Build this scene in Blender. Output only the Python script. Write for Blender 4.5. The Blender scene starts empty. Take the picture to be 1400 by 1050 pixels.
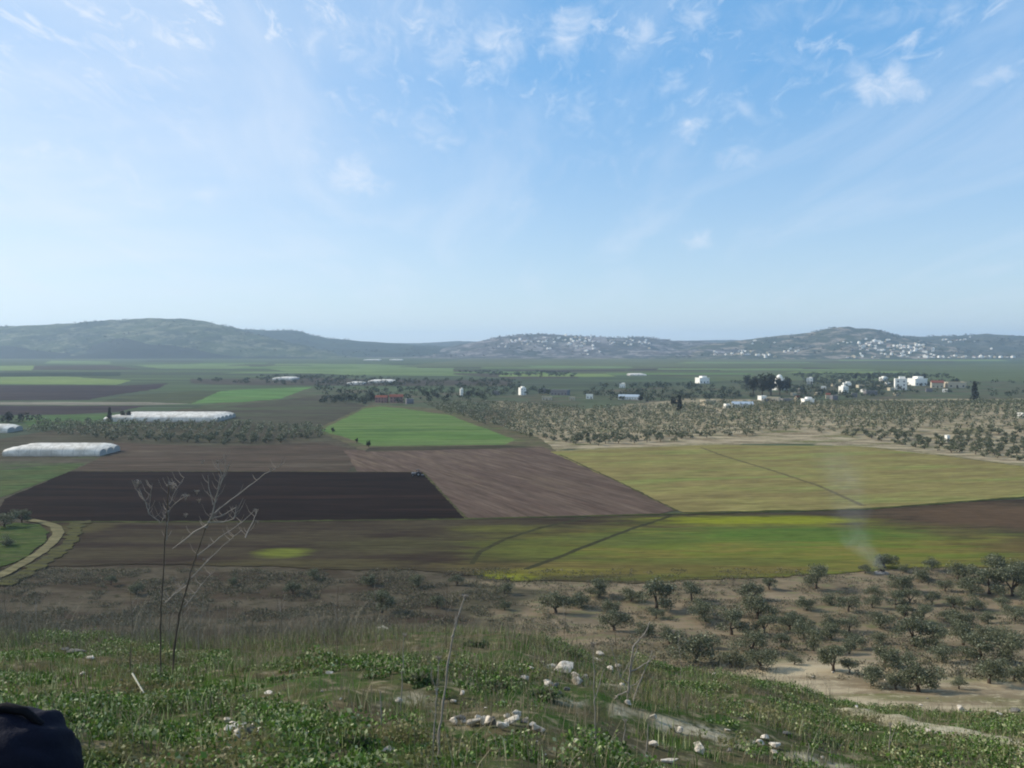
import bpy, bmesh, math, random
import numpy as np
from mathutils import Vector
from mathutils.geometry import delaunay_2d_cdt

C = bpy.context.scene
R = math.radians
rng = np.random.default_rng(7)
random.seed(7)

# ------------------------------------------------------------------ camera
F, CX, CY, CAMZ = 1165.0, 700.0, 525.0, 50.0
PITCH = math.atan(50 / F)
cd = bpy.data.cameras.new('camera'); cam = bpy.data.objects.new('camera', cd)
C.collection.objects.link(cam); C.camera = cam
cam.location = (0, 0, CAMZ); cam.rotation_euler = (math.pi / 2 - PITCH, 0, 0)
cd.sensor_width = 36; cd.lens = 36 * F / 1400; cd.clip_start = 0.1; cd.clip_end = 60000

# ------------------------------------------------------------------ light
SUN_AZ, SUN_EL = R(72), R(31)            # sun stands to the left of the view, a little ahead
sl = bpy.data.lights.new('sun', 'SUN'); sl.energy = 3.0; sl.angle = R(0.55); sl.color = (1, .93, .81)
so = bpy.data.objects.new('sun', sl); C.collection.objects.link(so)
sd = Vector((-math.sin(SUN_AZ) * math.cos(SUN_EL), math.cos(SUN_AZ) * math.cos(SUN_EL), math.sin(SUN_EL)))
so.rotation_euler = sd.to_track_quat('Z', 'Y').to_euler()
C.view_settings.view_transform = 'Standard'; C.view_settings.look = 'None'
C.view_settings.exposure = 0.75; C.view_settings.gamma = 1.0
C.render.engine = 'CYCLES'
C.cycles.use_denoising = True
C.cycles.max_bounces = 6; C.cycles.diffuse_bounces = 3; C.cycles.volume_bounces = 1
C.cycles.transparent_max_bounces = 16; C.cycles.filter_width = 2.0
C.cycles.volume_max_steps = 128

# ------------------------------------------------------------------ node helpers
class N:
    def __init__(s, tree):
        s.t = tree; s.n = tree.nodes; s.l = tree.links
    def new(s, kind, **kw):
        n = s.n.new(kind)
        for k, v in kw.items(): setattr(n, k, v)
        return n
    def put(s, sock, v):
        if isinstance(v, bpy.types.NodeSocket): s.l.new(v, sock)
        elif v is not None: sock.default_value = v
    def math(s, op, a, b=None, c=None, clamp=False):
        n = s.new('ShaderNodeMath', operation=op, use_clamp=clamp)
        s.put(n.inputs[0], a)
        if b is not None: s.put(n.inputs[1], b)
        if c is not None: s.put(n.inputs[2], c)
        return n.outputs[0]
    def mix(s, f, a, b):
        n = s.new('ShaderNodeMix', data_type='RGBA')
        s.put(n.inputs[0], f)
        for i, v in ((6, a), (7, b)):
            s.put(n.inputs[i], (*v, 1) if isinstance(v, tuple) and len(v) == 3 else v)
        return n.outputs[2]
    def noise(s, vec, scale, detail=4, rough=.55, dist=0.0):
        n = s.new('ShaderNodeTexNoise'); s.put(n.inputs['Vector'], vec)
        n.inputs['Scale'].default_value = scale; n.inputs['Detail'].default_value = detail
        n.inputs['Roughness'].default_value = rough; n.inputs['Distortion'].default_value = dist
        return n.outputs['Fac']
    def map(s, vec, loc=(0, 0, 0), rot=(0, 0, 0), scale=(1, 1, 1)):
        n = s.new('ShaderNodeMapping'); s.put(n.inputs[0], vec)
        n.inputs[1].default_value = loc; n.inputs[2].default_value = rot; n.inputs[3].default_value = scale
        return n.outputs[0]
    def rng(s, v, a, b, lo=0.0, hi=1.0, smooth=True):
        n = s.new('ShaderNodeMapRange'); n.interpolation_type = 'SMOOTHSTEP' if smooth else 'LINEAR'
        s.put(n.inputs[0], v)
        for i, q in enumerate((a, b, lo, hi)): n.inputs[i + 1].default_value = q
        return n.outputs[0]

def srgb(r, g, b, k=1.0):
    k *= .72
    f = lambda c: ((c / 255) / 12.92 if c / 255 <= .04045 else ((c / 255 + .055) / 1.055) ** 2.4) * k
    return (f(r), f(g), f(b))

# ------------------------------------------------------------------ world: sky and thin cirrus
def azel(px, py):
    dx = (px - CX) / F; dz = -(py - CY) / F
    d = Vector((dx, math.cos(PITCH) + math.sin(PITCH) * dz, -math.sin(PITCH) + math.cos(PITCH) * dz)).normalized()
    return math.atan2(d.x, d.y), math.asin(d.z)

W = bpy.data.worlds.new('World'); C.world = W; W.use_nodes = True
w = N(W.node_tree); w.n.clear()
sky = w.new('ShaderNodeTexSky', sky_type='NISHITA'); sky.sun_disc = False
sky.sun_elevation = SUN_EL; sky.sun_rotation = -SUN_AZ
sky.altitude = 200; sky.air_density = 1.0; sky.dust_density = .5; sky.ozone_density = 3.0
geo = w.new('ShaderNodeTexCoord').outputs['Generated']
sep = w.new('ShaderNodeSeparateXYZ'); w.put(sep.inputs[0], geo)
X, Y, Z = sep.outputs
az = w.math('ARCTAN2', X, Y); el = w.math('ARCSINE', Z)
zc = w.math('MAXIMUM', Z, 0.02)
zz = w.math('ADD', zc, 0.10)
pl = w.new('ShaderNodeCombineXYZ'); w.put(pl.inputs[0], w.math('DIVIDE', X, zz)); w.put(pl.inputs[1], w.math('DIVIDE', Y, zz))
P = pl.outputs[0]
ae = w.new('ShaderNodeCombineXYZ'); w.put(ae.inputs[0], az); w.put(ae.inputs[1], el); AE = ae.outputs[0]
# veil: broad thin cirrus, streaky wisps, then single puffs
veil = w.rng(w.noise(w.map(P, loc=(3.1, .4, 0), rot=(0, 0, R(14)), scale=(1.5, .38, 1)), 1.3, 6, .6, .5), .44, .74, 0, .26)
left = w.rng(az, .12, -.62, 0, .72)
left = w.math('MULTIPLY', left, w.rng(w.noise(w.map(P, rot=(0, 0, R(20)), scale=(.6, 1, 1)), 1.3, 4, .5), .25, .7, .55, 1))
wis = w.rng(w.noise(w.map(P, loc=(1, 7, 0), rot=(0, 0, R(-24)), scale=(3.0, .75, 1)), 2.4, 8, .62, .9), .46, .78, 0, .40)
wis = w.math('MULTIPLY', wis, w.rng(w.noise(P, .9, 2), .42, .6))
hi = w.rng(el, .10, .36, 0.12, 1)
fl = w.rng(w.noise(w.map(P, rot=(0, 0, R(-20)), scale=(1.5, .6, 1)), 9.0, 8, .66, .7), .47, .76, 0, .58)
fl = w.math('MULTIPLY', fl, w.math('MULTIPLY', w.rng(el, .14, .34, 0, 1), w.rng(w.noise(w.map(P, loc=(4, 1, 0)), 1.4, 2), .34, .52)))
wis = w.math('MAXIMUM', wis, fl)
wis = w.math('MULTIPLY', wis, hi)
puffs = [(485, 240, 38, 16, 20, .8), (425, 205, 28, 12, -10, .5), (590, 180, 34, 16, 20, .6), (705, 283, 24, 9, 0, .55), (505, 55, 36, 30, 70, .55),
         (605, 62, 34, 24, 20, .65), (690, 60, 30, 28, 40, .75), (770, 45, 34, 24, -50, .8), (875, 38, 30, 26, -55, .75), (795, 150, 30, 14, -60, .6),
         (920, 112, 22, 11, -15, .75), (942, 174, 20, 10, -30, .8), (1028, 147, 24, 10, 20, .6), (1015, 217, 34, 14, -10, .6),
         (1212, 116, 42, 17, 15, .85), (1370, 104, 34, 14, -15, .6), (1305, 26, 26, 14, -25, .7), (945, 325, 24, 8, -8, .75),
         (1235, 255, 22, 9, 30, .5), (1205, 198, 16, 12, 40, .4), (70, 207, 40, 9, 2, .6), (120, 250, 46, 9, 0, .5), (190, 240, 14, 26, -30, .45),
         (210, 273, 30, 9, 10, .5), (280, 268, 18, 12, 0, .4), (940, 35, 30, 18, -30, .65), (1090, 80, 34, 18, 10, .4), (1220, 15, 40, 14, 0, .5),
         (1060, 20, 50, 16, 0, .4), (260, 60, 46, 30, 40, .35), (430, 40, 16, 50, 5, .4), (715, 155, 18, 20, 60, .45), (675, 185, 16, 16, 10, .4), (848, 5, 30, 12, 0, .6)]
brk = w.noise(w.map(AE, scale=(1, 1.5, 1)), 26, 6, .62, .8)
warp = w.noise(AE, 17, 3)
nz_ = w.new('ShaderNodeTexNoise'); w.put(nz_.inputs['Vector'], AE); nz_.inputs['Scale'].default_value = 20; nz_.inputs['Detail'].default_value = 5; nz_.inputs['Roughness'].default_value = .6
of = w.new('ShaderNodeVectorMath', operation='MULTIPLY_ADD'); w.put(of.inputs[0], nz_.outputs['Color']); of.inputs[1].default_value = (.075, .05, 0); of.inputs[2].default_value = (-.0375, -.025, 0)
ad = w.new('ShaderNodeVectorMath', operation='ADD'); w.put(ad.inputs[0], AE); w.put(ad.inputs[1], of.outputs[0]); AEW = ad.outputs[0]
tot = None
for (px, py, rx, ry, rot, s) in puffs:
    a0, e0 = azel(px, py)
    q = w.new('ShaderNodeMapping', vector_type='TEXTURE'); w.put(q.inputs[0], AEW)
    q.inputs[1].default_value = (a0, e0, 0); q.inputs[2].default_value = (0, 0, R(-rot)); q.inputs[3].default_value = (rx / F * 2.3, ry / F * 2.6, 1)
    ln = w.new('ShaderNodeVectorMath', operation='LENGTH'); w.put(ln.inputs[0], q.outputs[0])
    v = w.rng(ln.outputs['Value'], 0, 1, s * .86, 0)
    tot = v if tot is None else w.math('MAXIMUM', tot, v)
pf = w.math('MULTIPLY', tot, w.rng(w.math('MULTIPLY_ADD', tot, .46, brk), .47, 1.08, 0, 1.05))
cl = w.math('MAXIMUM', w.math('MAXIMUM', veil, wis), pf)
cl = w.math('ADD', cl, left, clamp=True)
cl = w.math('MULTIPLY', cl, w.rng(el, .0, .10, .35, 1))
skyc = w.new('ShaderNodeHueSaturation'); skyc.inputs['Saturation'].default_value = 1.08; w.put(skyc.inputs['Color'], sky.outputs[0])
thin = w.mix(.62, skyc.outputs[0], w.mix(w.rng(el, .0, .30, 0, 1, False), (3.7, 4.45, 5.0), (.95, 2.7, 5.0)))   # thin high veil over the whole sky
mx = w.mix(w.math('MINIMUM', cl, .80), thin, (4.9, 5.3, 5.9))
bg = w.new('ShaderNodeBackground'); w.put(bg.inputs[0], mx); bg.inputs[1].default_value = 0.103
wo = w.new('ShaderNodeOutputWorld'); w.l.new(bg.outputs[0], wo.inputs[0])

# ------------------------------------------------------------------ materials
MATS = {}
def mat(name, build, rough=.95, spec=.08, bump=None, trans=None):
    if name in MATS: return MATS[name]
    m = bpy.data.materials.new(name); m.use_nodes = True; MATS[name] = m
    k = N(m.node_tree); b = k.n['Principled BSDF']
    b.inputs['Roughness'].default_value = rough; b.inputs['Specular IOR Level'].default_value = spec
    pos = k.new('ShaderNodeNewGeometry').outputs['Position']
    r = build(k, pos)
    col, ht = r if isinstance(r, tuple) else (r, None)
    k.put(b.inputs['Base Color'], col if isinstance(col, bpy.types.NodeSocket) else (*col, 1))
    if ht is not None and bump:
        bn = k.new('ShaderNodeBump'); bn.inputs['Distance'].default_value = bump; bn.inputs['Strength'].default_value = 1
        k.put(bn.inputs['Height'], ht); k.l.new(bn.outputs[0], b.inputs['Normal'])
    if trans:                                       # thin leaves let some light through
        t = k.new('ShaderNodeBsdfTranslucent'); k.put(t.inputs[0], col)
        ms = k.new('ShaderNodeMixShader'); ms.inputs[0].default_value = trans
        k.l.new(b.outputs[0], ms.inputs[1]); k.l.new(t.outputs[0], ms.inputs[2])
        k.l.new(ms.outputs[0], k.n['Material Output'].inputs[0])
    return m

def plain(name, c, rough=.9, spec=.1, var=.25, scale=1.0):
    def f(k, pos):
        n = k.noise(pos, scale, 4)
        return k.mix(n, tuple(v * (1 - var) for v in c), tuple(min(1, v * (1 + var)) for v in c))
    return mat(name, f, rough, spec)

def field(name, c1, c2, c3=None, ang=0, patch=.03, stretch=5, line=0.0, lamp=.35, fine=.9, seed=0, thr=(.4, .62)):
    """soil or crop: broad patches stretched along the furrows, furrow lines, fine grain"""
    def f(k, pos):
        v = k.map(pos, loc=(seed * 31.7, seed * 17.3, 0), rot=(0, 0, R(-ang)))
        s = k.map(v, scale=(1 / stretch, 1, 1))
        a = k.rng(k.noise(s, patch * 3, 6, .6, .5), *thr)
        col = k.mix(a, c1, c2)
        if c3: col = k.mix(k.rng(k.noise(k.map(s, loc=(9, 40, 0)), patch * 2, 5, .6, .4), .5, .68), col, c3)
        g = k.rng(k.noise(s, fine, 5, .7), .25, .75, .62, 1.4, False)
        g = k.math('MULTIPLY', g, k.rng(k.noise(k.map(s, loc=(3, 77, 0)), patch * 9, 5, .65, .3), .3, .7, .74, 1.28, False))
        g = k.math('MULTIPLY', g, k.rng(k.noise(k.map(s, loc=(13, 7, 0), scale=(.3, 2.2, 1)), patch * 14, 3, .6, .2), .3, .7, .86, 1.14, False))
        if line:
            wv = k.new('ShaderNodeTexWave', wave_type='BANDS', bands_direction='Y', wave_profile='SIN')
            k.put(wv.inputs[0], v); wv.inputs['Scale'].default_value = line; wv.inputs['Distortion'].default_value = 2.5
            wv.inputs['Detail'].default_value = 3; wv.inputs['Detail Scale'].default_value = .6
            g = k.math('MULTIPLY', g, k.rng(wv.outputs['Fac'], 0, 1, 1 - lamp, 1 + lamp, False))
        m = k.new('ShaderNodeVectorMath', operation='SCALE'); k.put(m.inputs[0], col); k.put(m.inputs['Scale'], g)
        return m.outputs[0]
    return mat(name, f, 1.0, 0.02)

def leafmat(name, ca, cb, cc=None, trans=.25, patch=None, spec=.2):
    def f(k, pos):
        g = k.new('ShaderNodeNewGeometry').outputs['Random Per Island']
        col = k.mix(g, ca, cb)
        if cc:
            h = k.math('FRACT', k.math('MULTIPLY', g, 7.31))
            col = k.mix(k.rng(h, .72, .95), col, cc)
        if patch:
            col = k.mix(k.rng(k.noise(pos, patch[0], 3), patch[2], patch[3]), col, patch[1])
        return col
    return mat(name, f, .6, spec, trans=trans)

# ------------------------------------------------------------------ object helpers
def link(o, parent=None):
    C.collection.objects.link(o)
    if parent: o.parent = parent
    return o
def tag(o, label=None, cat=None, group=None, kind=None):
    if label: o['label'] = label
    if cat: o['category'] = cat
    if group: o['group'] = group
    if kind: o['kind'] = kind
    return o
def empty(name, loc, rz=0):
    o = bpy.data.objects.new(name, None); o.empty_display_size = .3; o.location = loc; o.rotation_euler = (0, 0, rz)
    return link(o)
def npmesh(name, V, faces, m, smooth=False, k=4):
    """V (n,3), faces (f,k) int arrays -> mesh datablock"""
    V = np.asarray(V, np.float32); Fc = np.asarray(faces, np.int32)
    me = bpy.data.meshes.new(name)
    me.vertices.add(len(V)); me.vertices.foreach_set('co', V.ravel())
    k = Fc.shape[1]
    me.loops.add(Fc.size); me.loops.foreach_set('vertex_index', Fc.ravel())
    me.polygons.add(len(Fc)); me.polygons.foreach_set('loop_start', np.arange(0, Fc.size, k, dtype=np.int32))
    if smooth: me.polygons.foreach_set('use_smooth', np.ones(len(Fc), bool))
    me.update(calc_edges=True)
    for q in (m if isinstance(m, (list, tuple)) else [m]): me.materials.append(q)
    return me
def meshobj(name, me, parent=None, loc=None):
    o = bpy.data.objects.new(name, me)
    if loc is not None: o.location = loc
    return link(o, parent)
def bmobj(name, bm, m, parent=None, smooth=False):
    me = bpy.data.meshes.new(name); bm.normal_update(); bm.to_mesh(me); bm.free()
    if smooth:
        for p in me.polygons: p.use_smooth = True
    me.materials.append(m)
    return meshobj(name, me, parent)
def copy_tree(o, parent=None):
    c = o.copy(); C.collection.objects.link(c)
    if parent: c.parent = parent
    for ch in o.children: copy_tree(ch, c)
    return c
def box(bm, x0, x1, y0, y1, z0, z1, bevel=0):
    r = bmesh.ops.create_cube(bm, size=1)
    for v in r['verts']:
        v.co = ((x0 + x1) / 2 + v.co.x * (x1 - x0), (y0 + y1) / 2 + v.co.y * (y1 - y0), (z0 + z1) / 2 + v.co.z * (z1 - z0))
    if bevel:
        es = {e for v in r['verts'] for e in v.link_edges}
        bmesh.ops.bevel(bm, geom=list(es), offset=bevel, segments=1, affect='EDGES')
def tube_arrays(pts, rad, sides=6):
    pts = [Vector(p) for p in pts]; V = []; Fq = []
    for i, p in enumerate(pts):
        t = (pts[min(i + 1, len(pts) - 1)] - pts[max(i - 1, 0)]).normalized()
        a = t.cross(Vector((0.3, 1, 0.1))).normalized(); b = t.cross(a)
        for s in range(sides):
            an = 2 * math.pi * s / sides
            V.append(tuple(p + (a * math.cos(an) + b * math.sin(an)) * rad[i]))
    for i in range(len(pts) - 1):
        for s in range(sides):
            s2 = (s + 1) % sides
            Fq.append((i * sides + s, i * sides + s2, (i + 1) * sides + s2, (i + 1) * sides + s))
    return V, Fq
class Acc:
    def __init__(s): s.V = []; s.F = []; s.n = 0
    def add(s, V, Fq):
        V = np.asarray(V, float); Fq = np.asarray(Fq, int)
        s.V.append(V); s.F.append(Fq + s.n); s.n += len(V); return s
    def tube(s, pts, rad, sides=6): return s.add(*tube_arrays(pts, rad, sides))
    def mesh(s, name, m, smooth=False): return npmesh(name, np.concatenate(s.V), np.concatenate(s.F), m, smooth)

# ------------------------------------------------------------------ noise in numpy
_perm = rng.random((256, 256))
def vnoise(x, y):
    x = np.asarray(x, float); y = np.asarray(y, float)
    xi = np.floor(x).astype(int); yi = np.floor(y).astype(int); fx = x - xi; fy = y - yi
    fx = fx * fx * (3 - 2 * fx); fy = fy * fy * (3 - 2 * fy)
    g = lambda a, b: _perm[a & 255, b & 255]
    return (g(xi, yi) * (1 - fx) + g(xi + 1, yi) * fx) * (1 - fy) + (g(xi, yi + 1) * (1 - fx) + g(xi + 1, yi + 1) * fx) * fy
def fbm(x, y, o=4):
    s = 0; a = .5; t = 0
    for i in range(o):
        s = s + a * vnoise(x * 2 ** i + 13.7 * i, y * 2 ** i + 7.1 * i); t += a; a *= .5
    return s / t - .5
def sstep(a, b, x):
    t = np.clip((x - a) / (b - a), 0, 1); return t * t * (3 - 2 * t)

# ------------------------------------------------------------------ terrain
_kx = [100, 120, 145, 165, 178]; _kz = [9.4, 6.0, 2.1, .35, 0]
def crest_tan(u):
    return np.interp(u * F + CX, [-600, 0, 250, 400, 480, 700, 850, 930, 1050, 1150, 1400, 2200],
                     [.338, .338, .345, .338, .334, .338, .366, .386, .402, .426, .440, .445])
def mound(x, y):
    u = x / np.maximum(y, 50)
    px = u * F + CX
    a = sstep(420, 520, y) * (1 - sstep(640, 800, y))
    b = sstep(760, 1250, px) * (5.0 + 2.5 * np.clip((px - 1250) / 400, 0, 1.5))
    return a * b * (1 + .5 * fbm(x / 60, y / 60, 3))
def H(x, y):
    x = np.asarray(x, float); y = np.asarray(y, float)
    u = np.clip(x / np.maximum(y, 5), -.95, .95)
    tc = crest_tan(u)
    yn = np.maximum(y, 0)
    s = tc - 1.6 / 24
    near = CAMZ - 1.6 - s * yn
    zc = CAMZ - tc * 24
    t = np.clip((y - 24) / 76, 0, 1)
    mid = zc + (9.4 - zc) * t - 5.5 * np.sin(np.pi * t) * (1 - .3 * t)
    far = np.interp(y, _kx, _kz)
    z = np.where(y < 24, near, np.where(y < 100, mid, far))
    z = z + np.where(y < 0, -y * .05, 0)
    w1 = (1 - sstep(26, 60, y))
    w2 = sstep(60, 100, y) * (1 - sstep(150, 180, y))
    z = z + w1 * sstep(3, 7, np.hypot(x, y)) * (.5 * fbm(x / 2.6, y / 2.6, 4) + .22 * fbm(x / .7 + 9, y / .7, 3))
    z = z + w2 * (2.2 * fbm(x / 22, y / 14 + 4, 3))
    return z + mound(x, y)

RIDGES = [  # (distance of the foot, of the crest, skyline in pixels, roughness)
    (3950, 4700, [(-900, 456), (-400, 440), (-150, 446), (0, 446), (60, 445), (100, 442), (150, 438), (200, 436), (250, 436), (280, 439), (310, 446), (345, 456), (400, 470), (470, 484), (520, 492)], 1.0),
    (3800, 4250, [(-300, 462), (-60, 470), (0, 473), (60, 476), (100, 478), (130, 470), (165, 462), (200, 467), (240, 473), (300, 478), (420, 486), (480, 492)], .6),
    (4300, 5600, [(200, 462), (310, 449), (345, 451), (375, 452), (395, 451), (412, 453), (425, 458), (450, 463), (500, 467), (540, 470), (600, 473), (680, 480), (760, 490)], .8),
    (5200, 7200, [(380, 468), (480, 468), (540, 469), (580, 469), (615, 467), (625, 466), (650, 467), (760, 470), (900, 466), (1000, 465), (1100, 470)], .5),
    (3950, 5000, [(560, 486), (620, 474), (650, 467), (680, 461), (720, 458), (760, 457), (800, 460), (840, 462), (880, 462), (920, 466), (960, 467), (1000, 470), (1060, 478), (1120, 488)], 1.0),
    (3700, 4600, [(880, 486), (930, 478), (980, 470), (1010, 466), (1050, 461), (1080, 458), (1110, 455), (1130, 450), (1160, 447), (1190, 450), (1220, 457), (1260, 466), (1330, 478), (1400, 486)], 1.0),
    (3700, 5200, [(1080, 474), (1180, 462), (1230, 460), (1260, 460), (1310, 459), (1350, 457), (1400, 460), (1600, 452), (1900, 440), (2400, 455)], .8)]
def ridge(i, x, y):
    y0, yr, pts, rr = RIDGES[i]
    u = x / np.maximum(y, 100); px = u * F + CX
    top = np.interp(px, [p[0] for p in pts], [p[1] for p in pts])
    el_ = (475 - top) / F * math.sqrt(1)
    hr = np.maximum(CAMZ + el_ * yr, 0)
    hr = hr * (1 - sstep(0, 1, (pts[0][0] - px) / 300)) * (1 - sstep(0, 1, (px - pts[-1][0]) / 60))
    t = np.clip((y - y0) / (yr - y0), 0, 1)
    f = np.where(y < yr, t ** 1.15 * (1.25 - .25 * t ** 3), 1 - .55 * sstep(yr, yr + 1600, y))
    f = np.where(y < yr, np.minimum(f, .3 + .7 * t) if False else sstep(-.12, 1.08, t) * .55 + .45 * t, f)
    n = fbm(x / 420 + i * 7, y / 420, 5) * 120 * rr * (f * (1 - f) * 4 * .9) + fbm(x / 90, y / 90 + i, 3) * 16 * rr * t
    return np.where(y < y0, -3, f * hr + n * sstep(0, .25, t) * sstep(0, 60, hr) - 3 * (1 - sstep(0, .04, t)))
def HT(x, y):
    z = H(x, y)
    for i in range(len(RIDGES)): z = np.maximum(z, ridge(i, x, y))
    return z
_t = np.geomspace(3, 16000, 5200)
def at(px, py, full=False):
    """world point on the land seen along a direction from the viewpoint of the photograph"""
    dx = (px - CX) / F; dz = -(py - CY) / F
    d = (dx, math.cos(PITCH) + math.sin(PITCH) * dz, -math.sin(PITCH) + math.cos(PITCH) * dz)
    X_, Y_, Z_ = d[0] * _t, d[1] * _t, CAMZ + d[2] * _t
    g = Z_ - (HT if full else H)(X_, Y_)
    k = np.argmax(g < 0)
    if k == 0: k = len(_t) - 1
    a, b = _t[k - 1], _t[k]
    for _ in range(14):
        m_ = (a + b) / 2
        if CAMZ + d[2] * m_ - float((HT if full else H)(d[0] * m_, d[1] * m_)) < 0: b = m_
        else: a = m_
    return Vector((d[0] * b, d[1] * b, CAMZ + d[2] * b))
def flat(px, py):
    dx = (px - CX) / F; dz = -(py - CY) / F
    dy = math.cos(PITCH) + math.sin(PITCH) * dz; dzz = -math.sin(PITCH) + math.cos(PITCH) * dz
    t = CAMZ / -dzz
    return (dx * t, dy * t)
def inpoly(x, y, poly):
    r = np.zeros(np.shape(x), bool); n = len(poly)
    for i in range(n):
        x1, y1 = poly[i]; x2, y2 = poly[(i + 1) % n]
        if y1 == y2: continue
        c = ((y1 > y) != (y2 > y)) & (x < (x2 - x1) * (y - y1) / (y2 - y1) + x1)
        r ^= c
    return r
def topx(x, y, z):
    yy = y * math.cos(PITCH) - (z - CAMZ) * math.sin(PITCH); zz_ = y * math.sin(PITCH) + (z - CAMZ) * math.cos(PITCH)
    return CX + F * x / yy, CY - F * zz_ / yy

# ground sheet
rows = np.concatenate([np.linspace(-60, -2, 12), np.arange(0, 30, .28), np.arange(30, 100, 1.5), np.arange(100, 190, .8),
                       np.arange(190, 1000, 6), np.geomspace(1000, 15000, 60)])
us = np.linspace(-1.25, 1.25, 420)
GX = us[None, :] * (rows[:, None] * 1.0 + 22 + np.where(rows[:, None] < 0, -rows[:, None] * 1.6, 0)); GY = np.repeat(rows[:, None], len(us), 1)
GZ = H(GX, GY)
V = np.stack([GX, GY, GZ], -1).reshape(-1, 3)
nr, nc = GX.shape
I = np.arange(nr * nc).reshape(nr, nc)
Fq = np.stack([I[:-1, :-1], I[:-1, 1:], I[1:, 1:], I[1:, :-1]], -1).reshape(-1, 4)

def ground_build(k, pos):
    an_ = k.new('ShaderNodeAttribute', attribute_name='cover'); at_ = an_.outputs['Color']
    sp = k.new('ShaderNodeSeparateColor'); k.put(sp.inputs[0], at_); r, g, b = sp.outputs
    base = k.mix(k.rng(k.noise(pos, .02, 5), .4, .6), srgb(84, 92, 70, 1.3), srgb(92, 84, 70, 1.3))          # valley floor
    base = k.mix(k.rng(k.noise(k.map(pos, scale=(.4, 1, 1)), .09, 5, .65), .42, .62), base, srgb(70, 78, 56, 1.2))
    near = k.mix(k.rng(k.noise(pos, .9, 5, .65), .38, .62), srgb(92, 84, 62, 1.1), srgb(62, 84, 38, 1.1))         # weedy bank
    near = k.mix(k.rng(k.noise(pos, 3.5, 5, .65), .5, .7), near, srgb(140, 128, 102, 1.1))
    tan_ = k.mix(k.rng(k.noise(k.map(pos, rot=(0, 0, .1), scale=(.35, 1, 1)), .16, 6, .62), .38, .62), srgb(160, 146, 120, 1.5), srgb(120, 106, 84, 1.3))
    tan_ = k.mix(k.rng(k.noise(k.map(pos, loc=(50, 3, 0), scale=(.3, 1, 1)), .11, 5, .6), .5, .66), tan_, srgb(108, 106, 70, 1.2))
    tan_ = k.mix(k.rng(k.noise(pos, .7, 5, .7), .5, .72), tan_, srgb(168, 156, 126, 1.35))
    yv = k.new('ShaderNodeSeparateXYZ'); k.put(yv.inputs[0], pos)
    br_ = k.math('MAXIMUM', k.rng(k.math('MULTIPLY_ADD', k.noise(pos, .08, 4), 26, yv.outputs[1]), 138, 118), k.rng(yv.outputs[1], 300, 330))
    dk_ = k.mix(k.rng(k.noise(k.map(pos, scale=(.35, 1, 1)), .2, 6, .68), .36, .64), srgb(130, 114, 92, 1.3), srgb(94, 82, 66, 1.2))
    dk_ = k.mix(k.rng(k.noise(k.map(pos, loc=(8, 8, 0), scale=(.5, 1, 1)), .5, 6, .7), .5, .66), dk_, srgb(98, 100, 68, 1.3))
    tan_ = k.mix(k.math('MULTIPLY_ADD', br_, .85, .15), dk_, tan_)
    scrub = k.mix(k.rng(k.noise(k.map(pos, scale=(.35, 1, 1)), .12, 6, .65), .38, .62), srgb(68, 58, 48, 1.15), srgb(90, 82, 68, 1.2))
    scrub = k.mix(k.rng(k.noise(k.map(pos, scale=(.5, 1, 1)), .8, 5, .7), .48, .66), scrub, srgb(60, 58, 42, 1.1))
    near = k.mix(k.math('MULTIPLY', an_.outputs['Alpha'], k.rng(k.noise(pos, 3.5, 5, .7), .33, .52)), near, k.mix(k.noise(pos, 5, 5, .7), srgb(146, 134, 110, 1.3), srgb(186, 176, 150, 1.35)))
    col = k.mix(r, base, near); col = k.mix(g, col, tan_); col = k.mix(b, col, scrub)
    return col, k.noise(pos, 4, 6, .65)
gm = mat('ground', ground_build, 1.0, .02, bump=.05)
me = npmesh('ground', V, Fq, gm, True)
PX, PY = topx(GX, np.maximum(GY, 3), GZ)
wob = fbm(GX / 5, GY / 5) * 40; wob2 = fbm(GX / 25, GY / 25) * 26
r = (1 - sstep(30, 60, GY))
tanpoly = sstep(-60, 120, PX + wob * 4 + fbm(GX / 12, GY / 7) * 330 - np.interp(PY, [760, 795, 850, 900, 960], [1500, 640, 600, 560, 500]))
g_ = np.where((GY > 60) & (GY < 215), tanpoly, 0)
hillp = inpoly(PX + wob2, PY + wob2 * .15, [(680, 548), (800, 560), (940, 545), (1110, 548), (1250, 546), (1400, 545), (3000, 540), (3000, 720), (1400, 645), (1250, 622), (1100, 606), (900, 610), (760, 616), (690, 604), (650, 580)])
g_ = np.where(GY > 330, hillp * .9, g_)
b_ = np.where((GY > 60) & (GY < 250), 1 - np.clip(g_, 0, 1), 0)
b_ = np.where((GY >= 250) & (GY < 900) & (PX < 700) & (PY > 560), .75, b_)
BARE = [(*at(px, py).xy, r_) for (px, py, r_) in [(1100, 1035, .75), (1145, 1046, .6), (1060, 1030, .45), (905, 985, .8), (960, 1000, .7), (860, 975, .5), (780, 960, .55), (1010, 1020, .5), (770, 925, .8), (690, 990, .4), (560, 950, .5), (640, 935, .5), (985, 1010, .5), (1030, 1012, .5), (520, 905, 1.2), (470, 900, 1.0), (620, 905, 1.0), (835, 935, .9)]]
BARE = [(a, b, c * .36) for a, b, c in BARE]
_pth = [at(*q) for q in [(1170, 974), (1190, 979), (1215, 984), (1238, 991), (1262, 997), (1285, 1002), (1310, 1007), (1335, 1012), (1360, 1016), (1390, 1022), (1420, 1028), (1460, 1037)]]
bare = np.zeros(GX.shape)
for (bx, by, br) in BARE: bare = np.maximum(bare, 1 - sstep(br * .5, br * 1.15, np.hypot((GX - bx) / 1.35, GY - by) + .5 * fbm(GX * 1.5, GY * 1.5, 3)))
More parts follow.
